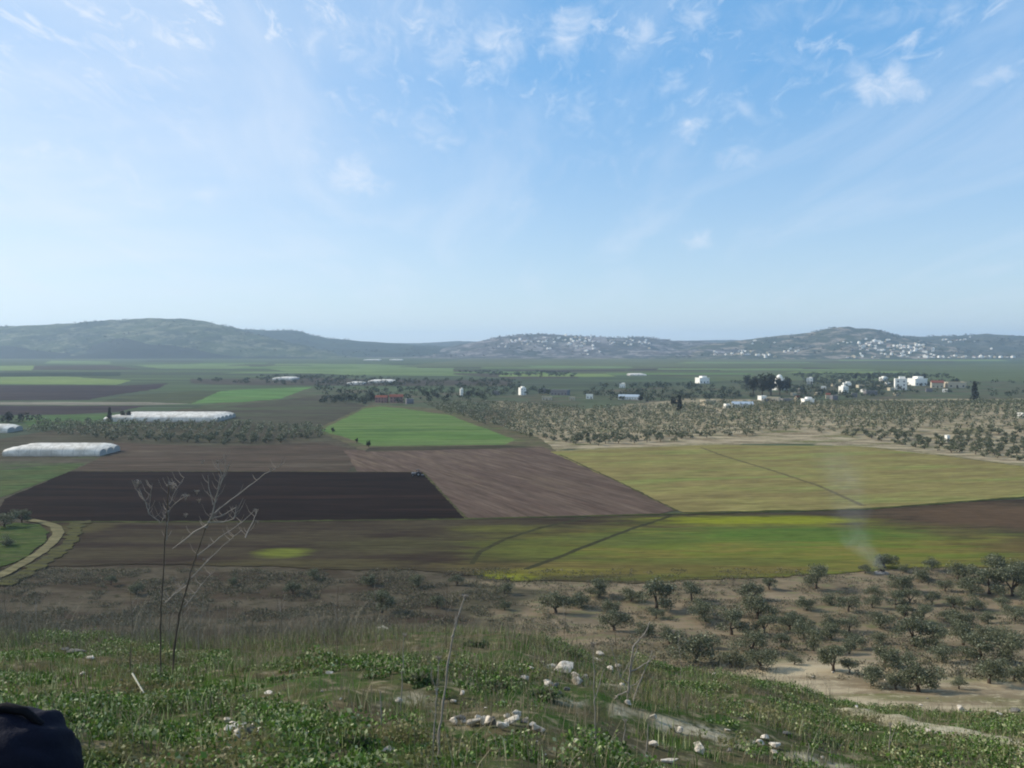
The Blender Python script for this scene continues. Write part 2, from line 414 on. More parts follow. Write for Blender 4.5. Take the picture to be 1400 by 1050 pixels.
for q in _pth: bare = np.maximum(bare, 1 - sstep(.35, .75, np.hypot(GX - q.x, GY - q.y)))
ca = me.color_attributes.new('cover', 'FLOAT_COLOR', 'POINT')
colr = np.ones((nr * nc, 4), np.float32)
colr[:, 0] = r.ravel(); colr[:, 1] = g_.ravel(); colr[:, 2] = b_.ravel(); colr[:, 3] = bare.ravel()
ca.data.foreach_set('color', colr.ravel())
tag(meshobj('ground', me), kind='structure')

# hills
def hill_build(c1, c2, c3, sc):
    c1, c2, c3 = [tuple(v * .74 for v in c) for c in (c1, c2, c3)]
    def f(k, pos):
        a = k.mix(k.rng(k.noise(pos, .004 * sc, 6, .62), .4, .6), c1, c2)
        a = k.mix(k.rng(k.noise(k.map(pos, scale=(1, 1, 2.4)), .011 * sc, 6, .7), .48, .60), a, c3)
        v = k.new('ShaderNodeTexVoronoi'); k.put(v.inputs[0], pos); v.inputs['Scale'].default_value = .055
        a = k.mix(k.math('MULTIPLY', k.rng(v.outputs['Distance'], .1, .5, 1, 0), k.rng(k.noise(pos, .0035, 4), .38, .55)), a, srgb(44, 54, 40))
        return a, k.noise(pos, .02, 6, .65)
    return f
hcols = [(srgb(86, 98, 66, 1.1), srgb(60, 74, 60), srgb(128, 128, 104, 1.2)), (srgb(48, 56, 56), srgb(58, 64, 60), srgb(42, 50, 50)),
         (srgb(64, 80, 70), srgb(56, 68, 66), srgb(74, 88, 78)), (srgb(74, 82, 80), srgb(70, 76, 76), srgb(84, 90, 84)),
         (srgb(104, 100, 100), srgb(72, 82, 76), srgb(160, 152, 150, 1.2)), (srgb(84, 92, 72), srgb(70, 82, 66), srgb(164, 150, 134, 1.2)),
         (srgb(86, 92, 78), srgb(76, 86, 70), srgb(126, 122, 108))]
hnames = ['hill', 'hill', 'hill', 'hill', 'hill', 'hill', 'hill']
hlabels = ['long green grey hill with olive groves on the left horizon', 'dark low hump in front of the long left hill', 'blue wooded shoulder descending right of the long left hill',
           'pale farthest ridge low on the middle of the horizon', 'low grey hill under the spread out middle town', 'rounded hill with bare summit left of the white hillside town', 'long hill at the right edge behind the white hillside town']
for i, (y0, yr, pts, rr) in enumerate(RIDGES):
    p0, p1 = max(pts[0][0] - 300, -1100), min(pts[-1][0] + 60, 2500)
    uu = np.linspace((p0 - CX) / F, (p1 - CX) / F, max(120, int((p1 - p0) / 4)))
    yy = np.concatenate([np.linspace(y0 - 20, yr + 250, 130), np.linspace(yr + 260, yr + 2000, 16)])
    hx = uu[None, :] * yy[:, None]; hy = np.repeat(yy[:, None], len(uu), 1); hz = ridge(i, hx, hy)
    ii = np.arange(hx.size).reshape(hx.shape)
    ff = np.stack([ii[:-1, :-1], ii[:-1, 1:], ii[1:, 1:], ii[1:, :-1]], -1).reshape(-1, 4)
    m = mat('hill_cover_%d' % i, hill_build(*hcols[i], 1), 1, .02, bump=3)
    tag(meshobj(hnames[i], npmesh('hill', np.stack([hx, hy, hz], -1).reshape(-1, 3), ff, m, True)), label=hlabels[i], kind='structure')

# ------------------------------------------------------------------ fields on the flat valley floor
def wobble(poly, amp, step, seed=0, feather=0):
    out = []
    n = len(poly)
    for i in range(n):
        a = np.array(poly[i]); b = np.array(poly[(i + 1) % n]); L = np.hypot(*(b - a)); m_ = max(1, int(L / step))
        for j in range(m_):
            p = a + (b - a) * j / m_
            if j: p = p + amp * np.array([fbm(p[0] / 9 + seed, p[1] / 9, 3), fbm(p[0] / 9 + 40 + seed, p[1] / 9, 3)]) * 2 + rng.normal(0, amp * .12, 2) + np.array([rng.normal(0, feather), rng.normal(0, feather * .12)])
            out.append(tuple(p))
    return out
_lvl = [0]
def sheet(name, pxpoly, m, label, amp=None, step=None, feather=0):
    _lvl[0] += 1
    w_ = [flat(*p) for p in pxpoly]
    d = min(p[1] for p in w_)
    amp = d * .0035 if amp is None else amp; step = max(1.2, d * .006) if step is None else step
    w_ = wobble(w_, amp, step, _lvl[0], feather)
    z = .03 + .004 * _lvl[0]
    n_ = len(w_)
    vo, _, fo, *_r = delaunay_2d_cdt([Vector(q) for q in w_], [(i, (i + 1) % n_) for i in range(n_)], [], 1, 1e-4)
    bm = bmesh.new(); vs = [bm.verts.new((v.x, v.y, z)) for v in vo]
    for f in fo: bm.faces.new([vs[i] for i in f])
    bmesh.ops.recalc_face_normals(bm, faces=bm.faces)
    if sum(f.normal.z for f in bm.faces) < 0: bmesh.ops.reverse_faces(bm, faces=bm.faces)
    o = bmobj(name, bm, m); tag(o, label=label, kind='structure'); return o
green_far = field('green_far', srgb(92, 116, 70, 1.2), srgb(84, 100, 68, 1.2), srgb(108, 124, 76, 1.2), patch=.006, fine=.1, seed=1)
green_pale = field('green_pale', srgb(110, 128, 84, 1.2), srgb(96, 112, 74, 1.2), patch=.006, fine=.1, seed=2)
green_bright_far = field('green_bright_far', srgb(86, 118, 66, 1.15), srgb(96, 122, 72, 1.15), patch=.01, fine=.1, seed=3)
green_lime = field('green_lime', srgb(118, 132, 80, 1.2), srgb(108, 126, 74, 1.2), patch=.01, fine=.1, seed=4)
soil_dark_far = field('soil_dark_far', srgb(62, 54, 56), srgb(70, 60, 58), patch=.01, fine=.1, seed=5)
soil_brown_far = field('soil_brown_far', srgb(84, 76, 68), srgb(74, 70, 62), srgb(88, 86, 66), patch=.01, fine=.1, seed=6)
track_m = field('track_m', srgb(146, 138, 122), srgb(124, 118, 104), patch=.02, fine=.3, seed=7)
sheet('valley_floor', [(-500, 600), (-500, 489), (2000, 489), (2000, 518), (1400, 521), (1000, 524), (700, 540), (430, 530), (0, 600)], field('valley_far', srgb(80, 92, 66, 1.1), srgb(74, 80, 66, 1.1), srgb(92, 108, 74, 1.1), patch=.004, stretch=8, fine=.05, seed=8), 'wide dull green valley floor of far fields')
sheet('crop_field', [(560, 500), (640, 490), (1200, 491), (1180, 500), (960, 506), (800, 516), (700, 503)], field('dim_green', srgb(96, 102, 72, 1.1), srgb(84, 88, 68, 1.1), srgb(104, 112, 80, 1.1), patch=.004, stretch=8, fine=.05, seed=9), 'dim green fields in the middle of the far valley')
sheet('crop_field', [(820, 508), (1000, 498), (1500, 497), (1500, 522), (1000, 522)], field('dim_green2', srgb(88, 98, 66, 1.1), srgb(92, 100, 72, 1.1), srgb(82, 78, 66, 1.1), patch=.004, stretch=8, fine=.05, seed=10), 'dim green fields below the white hillside town')
sheet('crop_field', [(350, 502), (420, 497), (620, 501), (620, 507), (740, 511), (700, 514), (480, 513), (400, 509)], green_pale, 'pale green field in front of the middle far hill')
sheet('crop_field', [(-40, 505), (0, 500), (48, 500), (44, 506), (-40, 507)], green_lime, 'small pale lime field at the left under the hill')
sheet('soil_field', [(48, 500), (150, 499), (190, 505), (44, 506)], soil_brown_far, 'small brown field beside the small lime field')
sheet('crop_field', [(70, 493), (150, 494), (152, 498), (60, 497)], green_pale, 'thin pale strip at the foot of the left hill')
sheet('crop_field', [(180, 499), (330, 497), (350, 504), (220, 504)], green_pale, 'pale green strip right of the small brown field')
sheet('soil_field', [(-80, 510), (165, 509), (165, 514), (-80, 515)], field('dark_green_strip', srgb(50, 62, 50), srgb(56, 66, 54), patch=.01, fine=.1), 'dark strip above the long lime green strip at left')
sheet('crop_field', [(-200, 516), (90, 515), (180, 520), (160, 526), (-200, 524)], green_lime, 'long lime green strip tapering at left')
sheet('soil_field', [(-300, 526), (170, 527), (230, 524), (215, 532), (150, 541), (120, 547), (-300, 548)], soil_dark_far, 'dark ploughed field below the long lime green strip')
sheet('soil_field', [(260, 518), (430, 517), (560, 519), (700, 520), (700, 528), (430, 527), (330, 527), (260, 524)], soil_brown_far, 'brown grey strip of land left of the middle far sheds')
sheet('soil_field', [(620, 505), (790, 512), (790, 517), (700, 518), (620, 512)], soil_brown_far, 'dark brown strip in the middle of the far valley')
sheet('crop_field', [(262, 552), (300, 535), (345, 532), (428, 529), (405, 537), (385, 545), (330, 550)], green_bright_far, 'bright green field left of the valley middle')
sheet('soil_field', [(170, 541), (260, 535), (300, 535), (262, 552), (130, 551)], field('dull_green', srgb(84, 90, 64), srgb(78, 82, 62), patch=.01, fine=.1), 'dull green brown field left of the bright green field')
sheet('track', [(-300, 549), (200, 550), (260, 552), (200, 554), (-300, 553)], track_m, 'pale straight farm track crossing the left valley')
sheet('soil_field', [(-300, 554), (200, 555), (160, 563), (90, 567), (-300, 568)], soil_dark_far, 'dark field below the pale straight farm track')
sheet('crop_field', [(20, 569), (100, 567), (170, 565), (190, 578), (40, 583)], field('gr3', srgb(80, 104, 62), srgb(88, 104, 66), patch=.02, fine=.2), 'green field left of the white greenhouse with two dark trees')
sheet('soil_field', [(260, 562), (400, 545), (440, 540), (505, 556), (430, 588), (330, 580), (300, 572)], field('brownmid', srgb(84, 82, 66), srgb(78, 72, 62), srgb(86, 92, 68), patch=.02, fine=.2, seed=3), 'dull brown field left of the bright green wheat field')
sheet('soil_field', [(155, 605), (300, 612), (440, 605), (505, 618), (476, 645), (92, 645), (120, 628)], field('fallow', srgb(90, 76, 64), srgb(78, 68, 56), srgb(98, 88, 74), patch=.03, stretch=6, fine=.4, seed=11), 'brown fallow field behind the dark ploughed field')
sheet('soil_field', [(-300, 640), (0, 628), (90, 627), (150, 620), (95, 645), (15, 676), (-300, 700)], field('weedy', srgb(84, 88, 66), srgb(92, 84, 72), srgb(80, 96, 58), patch=.03, stretch=3, fine=.4, seed=12), 'weedy brown green ground below the nearest white greenhouse')
sheet('crop_field', [(-300, 665), (-10, 644), (60, 637), (115, 635), (95, 645), (14, 676), (-300, 760)], field('leftgreen', srgb(78, 94, 56), srgb(86, 92, 58), srgb(70, 84, 56), patch=.03, stretch=3, fine=.4, seed=13), 'green field at the left edge beside the dark ploughed field')
wheat = field('wheat', srgb(90, 116, 60, 1.1), srgb(106, 124, 74, 1.1), srgb(82, 106, 60, 1.1), patch=.02, stretch=7, line=.12, lamp=.12, fine=.5, seed=14)
sheet('soil_field', [(430, 588), (505, 553), (620, 560), (740, 600), (760, 618), (505, 621), (470, 605)], field('verge', srgb(110, 98, 78), srgb(86, 88, 62), srgb(98, 108, 66), patch=.05, stretch=3, fine=.6, seed=15), 'weedy brown verge around the bright green wheat field')
sheet('wheat_field', [(437, 589), (500, 558), (520, 556), (548, 558), (615, 568), (660, 585), (705, 602), (690, 608), (505, 610), (478, 600)], wheat, 'bright green wheat field in the middle of the valley')
sheet('soil_field', [(470, 616), (740, 611), (765, 622), (850, 660), (925, 698), (900, 703), (636, 709), (578, 646), (490, 645)], field('purple', srgb(106, 90, 78), srgb(94, 78, 68), srgb(112, 96, 80), ang=-62, patch=.05, stretch=9, line=.28, lamp=.05, fine=.5, seed=16), 'reddish brown tilled field right of the dark ploughed field')
sheet('soil_field', [(505, 612), (690, 609), (740, 612), (500, 618)], field('edge', srgb(70, 62, 52), srgb(78, 74, 56), patch=.05, fine=.6), 'dark soil edge below the wheat field')
sheet('ploughed_field', [(95, 645), (578, 646), (636, 710), (300, 713), (70, 714), (-12, 706), (8, 682)], field('plough', srgb(50, 38, 33, .66), srgb(42, 33, 29, .66), srgb(60, 45, 38, .8), ang=0, patch=.05, stretch=10, line=.5, lamp=.16, fine=.8, seed=17), 'dark freshly ploughed field in front of the fallow field')
olivef = field('olivefield', srgb(130, 122, 74, 1.18), srgb(122, 110, 70, 1.15), srgb(120, 124, 70, 1.18), ang=8, patch=.03, stretch=5, line=.22, lamp=.05, fine=.6, seed=18)
sheet('crop_field', [(752, 618), (820, 613), (1000, 607), (1100, 604), (1180, 611), (1300, 625), (1400, 638), (1800, 668), (1800, 655), (1500, 672), (1400, 679), (1180, 696), (935, 701), (850, 662)], olivef, 'pale olive green field of young crop at right')
def blob(k, pos, cx, cy, rx, ry, lo=.35, hi=1.05, warp=.5):
    a = flat(cx, cy); wy = abs(flat(cx, cy - ry)[1] - flat(cx, cy + ry)[1]) / 2; wx = rx / F * a[1]
    q = k.new('ShaderNodeMapping', vector_type='TEXTURE'); k.put(q.inputs[0], pos); q.inputs[1].default_value = (a[0], a[1], 0); q.inputs[3].default_value = (wx, wy, 1000)
    ln = k.new('ShaderNodeVectorMath', operation='LENGTH'); k.put(ln.inputs[0], q.outputs[0])
    d = k.math('MULTIPLY_ADD', k.math('SUBTRACT', k.noise(k.map(pos, loc=(cx, cy, 0), scale=(.22, 1, 1)), .28, 6, .68, .4), .5), warp * 2.6, ln.outputs['Value'])
    return k.rng(d, lo, hi, 1, 0)
def strip_build(k, pos):
    v = k.map(pos, scale=(.2, 1, 1))
    col = k.mix(k.rng(k.noise(v, .12, 6, .65, .4), .38, .62), srgb(60, 50, 42), srgb(76, 68, 52))
    col = k.mix(blob(k, pos, 1080, 752, 470, 52, .3, 1.15, .5), col, k.mix(k.rng(k.noise(v, .2, 6, .65), .38, .62), srgb(96, 104, 44, 1.25), srgb(112, 104, 52, 1.25)))
    for (cx, cy, rx, ry, c, st) in [(900, 776, 330, 14, (108, 94, 56), .6), (1000, 768, 200, 8, (88, 94, 48), .6), (1380, 706, 230, 24, (92, 74, 56), .9), (1450, 750, 150, 16, (98, 80, 54), .7), (1080, 732, 230, 16, (74, 104, 44), .7), (860, 738, 130, 12, (86, 96, 50), .7), (1040, 712, 190, 8, (130, 134, 40), .9),
                                (690, 724, 90, 8, (98, 98, 50), .7), (690, 789, 60, 8, (126, 128, 44), .9), (760, 782, 120, 8, (116, 110, 50), .7), (385, 757, 50, 8, (106, 112, 48), .9), (420, 772, 200, 9, (88, 82, 52), .5), (110, 722, 60, 9, (90, 84, 52), .6), (540, 745, 140, 14, (80, 78, 50), .5), (720, 750, 110, 20, (90, 96, 44), .6)]:
        col = k.mix(k.math('MULTIPLY', blob(k, pos, cx, cy, rx, ry), st), col, srgb(*c, 1.1))
    g = k.math('MULTIPLY', k.rng(k.noise(v, .9, 6, .72), .28, .72, .66, 1.36, False), k.rng(k.noise(k.map(v, loc=(4, 9, 2), scale=(.5, 2, 1)), .55, 4, .6), .3, .7, .78, 1.22, False))
    m = k.new('ShaderNodeVectorMath', operation='SCALE'); k.put(m.inputs[0], col); k.put(m.inputs['Scale'], g)
    return m.outputs[0]
stripm = mat('weedy_strip', strip_build, 1, .02)
sheet('crop_field', [(-700, 716), (60, 716), (300, 715), (640, 711), (900, 705), (1180, 698), (1400, 682), (2000, 640), (2000, 780), (1400, 778), (1250, 776), (1080, 789), (860, 797), (700, 794), (560, 781), (380, 776), (200, 772), (-700, 800)], stripm, 'long weedy strip turning from brown at left to green and yellow at right', amp=1.5, feather=1.6)
dk = field('wheelmark', srgb(68, 66, 44), srgb(62, 62, 42), patch=.1, fine=1)
def band(name, pts, wid, m, label, jit=.25):
    _lvl[0] += 1; q = [Vector((*flat(*p), 0)) for p in pts]; fine = []
    for a, b in zip(q[:-1], q[1:]):
        n = max(1, int((b - a).length / 2))
        for i in range(n): fine.append(a.lerp(b, i / n))
    fine.append(q[-1])
    V_ = []; Fc = []
    for i, p in enumerate(fine):
        t = (fine[min(i + 1, len(fine) - 1)] - fine[max(i - 1, 0)]).normalized(); nrm = Vector((-t.y, t.x, 0))
        for s in (-1, 1):
            o = p + nrm * s * (wid / 2 * (1 + random.uniform(-jit, jit)))
            V_.append((o.x, o.y, .03 + .004 * _lvl[0]))
        if i: Fc.append((2 * i - 2, 2 * i - 1, 2 * i + 1, 2 * i))
    tag(meshobj(name, npmesh(name, V_, Fc, m)), label=label, kind='structure')
band('track', [(918, 706), (860, 725), (800, 748), (755, 766), (718, 779)], 1.5, dk, 'dark wheel track running diagonally across the green strip')
band('track', [(800, 709), (740, 722), (690, 738), (655, 756), (645, 772)], 1.5, dk, 'dark curved wheel track near the left end of the green strip')
band('track', [(958, 612), (990, 624), (1060, 645), (1120, 665), (1180, 692)], 1.8, field('mark2', srgb(112, 102, 70), srgb(104, 96, 66), patch=.1, fine=1), 'faint brown track crossing the pale olive green field')
vg = field('vergeline', srgb(84, 82, 54), srgb(70, 66, 48), srgb(104, 100, 66), patch=.2, fine=1.2)
band('verge', [(95, 645), (250, 645), (420, 645), (578, 646)], .9, vg, 'weedy line along the far edge of the dark ploughed field', .7)
band('verge', [(578, 646), (606, 676), (638, 710)], .9, vg, 'weedy line between the dark field and the reddish brown field', .7)
band('verge', [(70, 714), (300, 714), (640, 710), (920, 703), (1180, 697), (1400, 680), (1600, 666)], 1.5, field('vergegreen', srgb(70, 76, 44), srgb(84, 88, 50), srgb(60, 58, 42), patch=.2, fine=1.2), 'dark weedy boundary above the long weedy strip', .6)
band('verge', [(765, 622), (850, 661), (925, 699)], 1.0, vg, 'weedy line between the reddish brown field and the pale olive field', .7)
band('track', [(512, 590), (560, 589), (610, 588), (668, 587)], 2.2, field('wheatmark', srgb(68, 92, 50), srgb(76, 98, 54), patch=.1, fine=1), 'darker line crossing the bright green wheat field', .5)
band('verge', [(768, 617), (900, 611), (1100, 604), (1240, 616), (1400, 637)], 2.6, field('vergepale', srgb(148, 138, 104, 1.2), srgb(124, 118, 86, 1.1), patch=.15, fine=1), 'pale dry border between the olive grove and the pale olive field', .5)
fm = [green_far, green_pale, soil_brown_far, soil_dark_far, MATS['green_lime'], MATS['dim_green'], MATS['dim_green2'], green_far, green_pale]
for i in range(34):
    py = random.uniform(491, 512); px = random.uniform(-60, 1400); L = random.uniform(60, 230); h_ = random.uniform(.9, 2.6) * (py - 480) / 22
    if 350 < px < 420 and py > 505: continue
    tag(sheet('crop_field', [(px, py), (px + L, py + random.uniform(-.6, .6)), (px + L + random.uniform(-30, 30), py + h_), (px + random.uniform(-30, 10), py + h_)], fm[i % len(fm)], None), kind='structure')
band('path', [(-120, 830), (-30, 800), (0, 789), (30, 772), (55, 757), (72, 742), (80, 730), (76, 721), (58, 715), (40, 712)], 2.7, field('pathm', srgb(128, 120, 88), srgb(110, 104, 76), patch=.2, fine=1.5), 'curved pale yellow dirt path at the left edge', .12)
band('weed_verge', [(0, 802), (40, 782), (75, 760), (95, 742), (104, 728), (104, 717), (125, 715)], 3.6, field('yverge', srgb(90, 88, 52), srgb(78, 76, 56), patch=.2, fine=1.5), 'yellow weedy verge along the curved dirt path', .6)
sheet('grass_patch', [(-60, 800), (-40, 730), (20, 716), (55, 719), (68, 728), (62, 742), (40, 760), (0, 780)], field('cornergreen', srgb(76, 90, 46), srgb(64, 78, 42), srgb(96, 94, 64), patch=.2, fine=1.4), 'green grassy ground inside the bend of the dirt path', amp=1.4)

# ------------------------------------------------------------------ vegetation meshes
def leaf_quads(cent, size, up=.35, asp=.55):
    """diamond leaves, one per centre, random turn"""
    n = len(cent); size = np.broadcast_to(size, (n,))
    d = rng.normal(size=(n, 3)); d[:, 2] += up; d /= np.linalg.norm(d, axis=1)[:, None]
    e = np.cross(d, rng.normal(size=(n, 3))); e /= np.linalg.norm(e, axis=1)[:, None]
    s = size[:, None]
    V_ = np.stack([cent - d * s, cent + e * s * asp, cent + d * s, cent - e * s * asp], 1).reshape(-1, 3)
    return V_, np.arange(4 * n).reshape(-1, 4)
def clump_points(n, clumps, rr):
    c = clumps[rng.integers(0, len(clumps), n)]
    v = rng.normal(size=(n, 3)); v /= np.linalg.norm(v, axis=1)[:, None]
    return c[:, :3] + v * (rng.random((n, 1)) ** .45) * c[:, 3:4] * rr
olive_leaf = leafmat('olive_leaf', srgb(66, 70, 48, 1.25), srgb(98, 102, 74, 1.4), srgb(140, 142, 118, 1.6), .2)
dark_leaf = leafmat('dark_leaf', srgb(30, 36, 24), srgb(44, 50, 34), None, .05)
bark = plain('bark', srgb(86, 74, 62), var=.3, scale=3)
def olive_meshes(seed, n, leaf, h=4.2, wdt=2.6, trunkh=1.2, limbs=4, lobes=11):
    trunkh *= .72; h *= .86
    global rng
    old = rng; rng = np.random.default_rng(seed); rr = random.Random(seed)
    cl = []
    for i in range(lobes):
        a = rr.uniform(0, 6.283); q = rr.random() ** .6 * wdt * .72
        z = rr.uniform(trunkh + .15, h - .8) if q > wdt * .35 else rr.uniform(trunkh + .9, h - .45)
        cl.append((q * math.cos(a), q * math.sin(a), z, rr.uniform(.65, 1.1) * wdt / 2.6))
    cl = np.array(cl)
    V_, Fc = leaf_quads(clump_points(n, cl, np.array([1.15, 1.15, .8])), rng.uniform(.6, 1.25, n) * leaf)
    crown = npmesh('crown', V_, Fc, olive_leaf)
    t = Acc(); lean = rr.uniform(-.3, .3)
    t.tube([(0, 0, -.3), (lean * .3, .05, trunkh * .5), (lean, 0, trunkh)], [.27, .2, .17], 7)
    for i in range(limbs):
        c = cl[rr.randrange(len(cl))]
        t.tube([(lean, 0, trunkh - .12), ((lean + c[0]) * .45, c[1] * .45, (trunkh + c[2]) * .52), (c[0] * .9, c[1] * .9, c[2])], [.13, .08, .03], 5)
    rng = old
    return crown, t.mesh('trunk', bark, True)
NEAR = [olive_meshes(100 + i, 3000, .115, 4.0 + .3 * (i % 3), 2.5 + .22 * (i % 4), 1.0 + .15 * (i % 3), 4 + i % 2, 10 + i % 5) for i in range(7)]
MID = [olive_meshes(300 + i, 380, .30, 3.9 + .3 * (i % 3), 2.4 + .2 * (i % 3), .9, 3, 8) for i in range(6)]
def tree(meshes, loc, s, rz, name, label, cat, group=None, sz=None):
    o = empty(name, loc, rz); o.scale = (s, s, sz or s)
    meshobj('crown', meshes[0], o); meshobj('trunk', meshes[1], o)
    return tag(o, label, cat, group)
EXCL = []
ORD = ['first', 'second', 'third', 'fourth', 'fifth', 'sixth', 'seventh', 'eighth', 'ninth', 'tenth', 'eleventh', 'twelfth', 'thirteenth', 'fourteenth', 'fifteenth', 'sixteenth', 'seventeenth', 'eighteenth', 'nineteenth', 'twentieth', 'next to last', 'very last']
# near orchard: rows from the bank upwards; (x, foot y, crown width in pixels)
near_rows = [
    ('lowest row above the weedy bank', [(950, 905, 62), (1040, 916, 44), (1140, 918, 42), (1193, 938, 46), (1256, 946, 56), (1352, 934, 56), (1420, 938, 50)]),
    ('second row up from the weedy bank', [(840, 862, 46), (915, 880, 34), (1030, 892, 44), (1112, 890, 34), (1210, 912, 44), (1288, 905, 40), (1338, 902, 46), (1382, 906, 46)]),
    ('third row up from the weedy bank', [(760, 838, 48), (835, 838, 26), (965, 850, 44), (1000, 868, 44), (1045, 866, 30), (1100, 872, 36), (1168, 888, 36), (1248, 884, 50), (1316, 882, 48), (1366, 882, 40)]),
    ('fourth row up from the weedy bank', [(820, 818, 20), (897, 834, 50), (1035, 846, 52), (1135, 864, 32), (1202, 858, 38), (1262, 850, 30), (1318, 858, 36), (1388, 850, 36)]),
    ('fifth row up from the weedy bank', [(690, 812, 22), (945, 822, 32), (1103, 834, 26), (1160, 836, 32), (1225, 832, 30), (1275, 826, 26), (1330, 834, 28), (1408, 826, 40)]),
    ('sixth row up from the weedy bank', [(1052, 806, 20), (1196, 818, 26), (1262, 793, 26), (1292, 808, 22), (1352, 812, 48), (1384, 815, 46)]),
    ('uppermost row bordering the green strip', [(1183, 784, 20), (1237, 782, 16), (1309, 792, 40), (1333, 797, 28), (1362, 790, 38), (1392, 797, 46)])]
kk = 0
for rname, lst in near_rows:
    fill = [((a[0] + b[0]) / 2 + random.uniform(-8, 8), (a[1] + b[1]) / 2 + random.uniform(-9, 3), random.uniform(22, 38)) for a, b in zip(lst[:-1], lst[1:]) if b[0] - a[0] > 48]
    lst = sorted(list(lst) + fill)
    sizes = [q[2] for q in lst]
    for j, (px, py, wd) in enumerate(lst):
        p = at(px, py); mi = kk % 7; kk += 1
        real = wd * p.y / F
        s = real / (2 * NEAR[mi][0].vertices[0].co.length * 0 + 2 * (2.5 + .22 * (mi % 4)) * .80)
        s = float(np.clip(s, .4, 1.7))
        EXCL.append((p.x, p.y))
        szs = 'broad' if wd >= 48 else 'small' if wd <= 26 else 'rounded'
        tree(NEAR[mi], p, s, random.uniform(0, 6), 'olive_tree', f'{szs} olive tree, {ORD[j]} from the left in the {rname}', 'olive tree', 'olive trees of the hillside orchard', s * random.uniform(.85, 1.0))
# young trees and bushes on the left part of the slope
lf = [(505, 800, 24, 'small grey tree left of the twin young trees on the brown slope'), (572, 802, 30, 'young tree casting a long shadow on the brown slope'), (625, 800, 26, 'young tree just left of the lime green patch'), (6, 722, 40, 'grey leafy bush at the left edge above the path bend'), (30, 716, 26, 'dark bush beside the top of the path bend'), (8, 748, 24, 'low bush at the left edge inside the path bend'),
      (522, 838, 46, 'broad grey green bush low on the brown slope'), (318, 800, 18, 'small bush beside a dark shadow on the brown slope'), (430, 792, 26, 'pale bushy tree left of the long shadow on the brown slope'), (400, 812, 30, 'grey bush above the dry grass on the brown slope'),
      (186, 812, 26, 'dark bush on the slope left of the tall dry stalks'), (152, 800, 18, 'small dark bush low on the left slope'), (690, 834, 22, 'thin young tree at the left end of the orchard'), (598, 832, 26, 'small olive shrub below the lime green patch')]
for j, (px, py, wd, lb) in enumerate(lf):
    p = at(px, py); mi = (j * 3) % 7
    tree(NEAR[mi], p, float(wd * p.y / F / (2 * (2.5 + .22 * (mi % 4)))), j, 'young_tree' if 'tree' in lb else 'bush', lb, 'tree' if 'tree' in lb else 'bush')

# mid-distance groves: rows of small trees; the 235 nearest as objects, the rest one grove
regions = [
    ('small olive tree in the scattered grove left of the wheat field', 'olive trees of the left valley grove', [(60, 577), (150, 580), (320, 580), (435, 584), (445, 596), (400, 606), (290, 608), (160, 602), (30, 592)], 7.2),
    ('small olive tree on the tan slope above the pale olive field', 'olive trees of the right hill grove', [(690, 552), (800, 560), (930, 556), (1110, 553), (1260, 556), (1420, 552), (1460, 630), (1400, 632), (1290, 618), (1180, 603), (1090, 596), (900, 605), (800, 610), (720, 598), (610, 566), (580, 552)], 7.6)]
cand = []
for lab, grp, poly, sp in regions:
    wp = [flat(*q) for q in poly]
    xs = [q[0] for q in wp]; ys = [q[1] for q in wp]
    rot = .25
    for a in np.arange(-900, 900, sp):
        for b in np.arange(-200, 1400, sp * 1.0):
            x = a * math.cos(rot) - b * math.sin(rot) + rng.normal(0, .9); y = a * math.sin(rot) + b * math.cos(rot) + rng.normal(0, .9)
            if not (min(xs) < x < max(xs) and min(ys) < y < max(ys)): continue
            if inpoly(np.array(x), np.array(y), wp):
                dens = fbm(x / 38, y / 38, 3)
                if dens < -.24 or rng.random() < .04: continue
                cand.append((y, x, lab, grp))
cand.sort()
def lowcrowns(items, leaf, n, mt, name, label):
    A = Acc()
    for (x, y, z, w_, h_) in items:
        c = rng.normal(size=(n, 3)) ; c /= np.linalg.norm(c, axis=1)[:, None]; c *= (rng.random((n, 1)) ** .4)
        c = c * np.array([w_, w_, h_ / 2]) + np.array([x, y, z + h_ * .62])
        A.add(*leaf_quads(c, leaf * w_))
    o = meshobj(name, A.mesh(name, mt)); return tag(o, label, None, None, 'stuff')
n_ind = 0; rest = []; made_extra = []
for (y, x, lab, grp) in cand:
    z = float(H(x, y)); s = random.uniform(.7, 1.2)
    if n_ind < 228 and abs(x / y) < .63:
        tree(MID[n_ind % 6], (x, y, z), s, random.uniform(0, 6), 'olive_tree', lab, 'olive tree', grp); n_ind += 1
    else: rest.append((x, y, z, 2.3 * s, 3.6 * s))
lowcrowns(rest, .24, 42, olive_leaf, 'olive_grove', 'distant rows of olive trees merging into grey green groves')
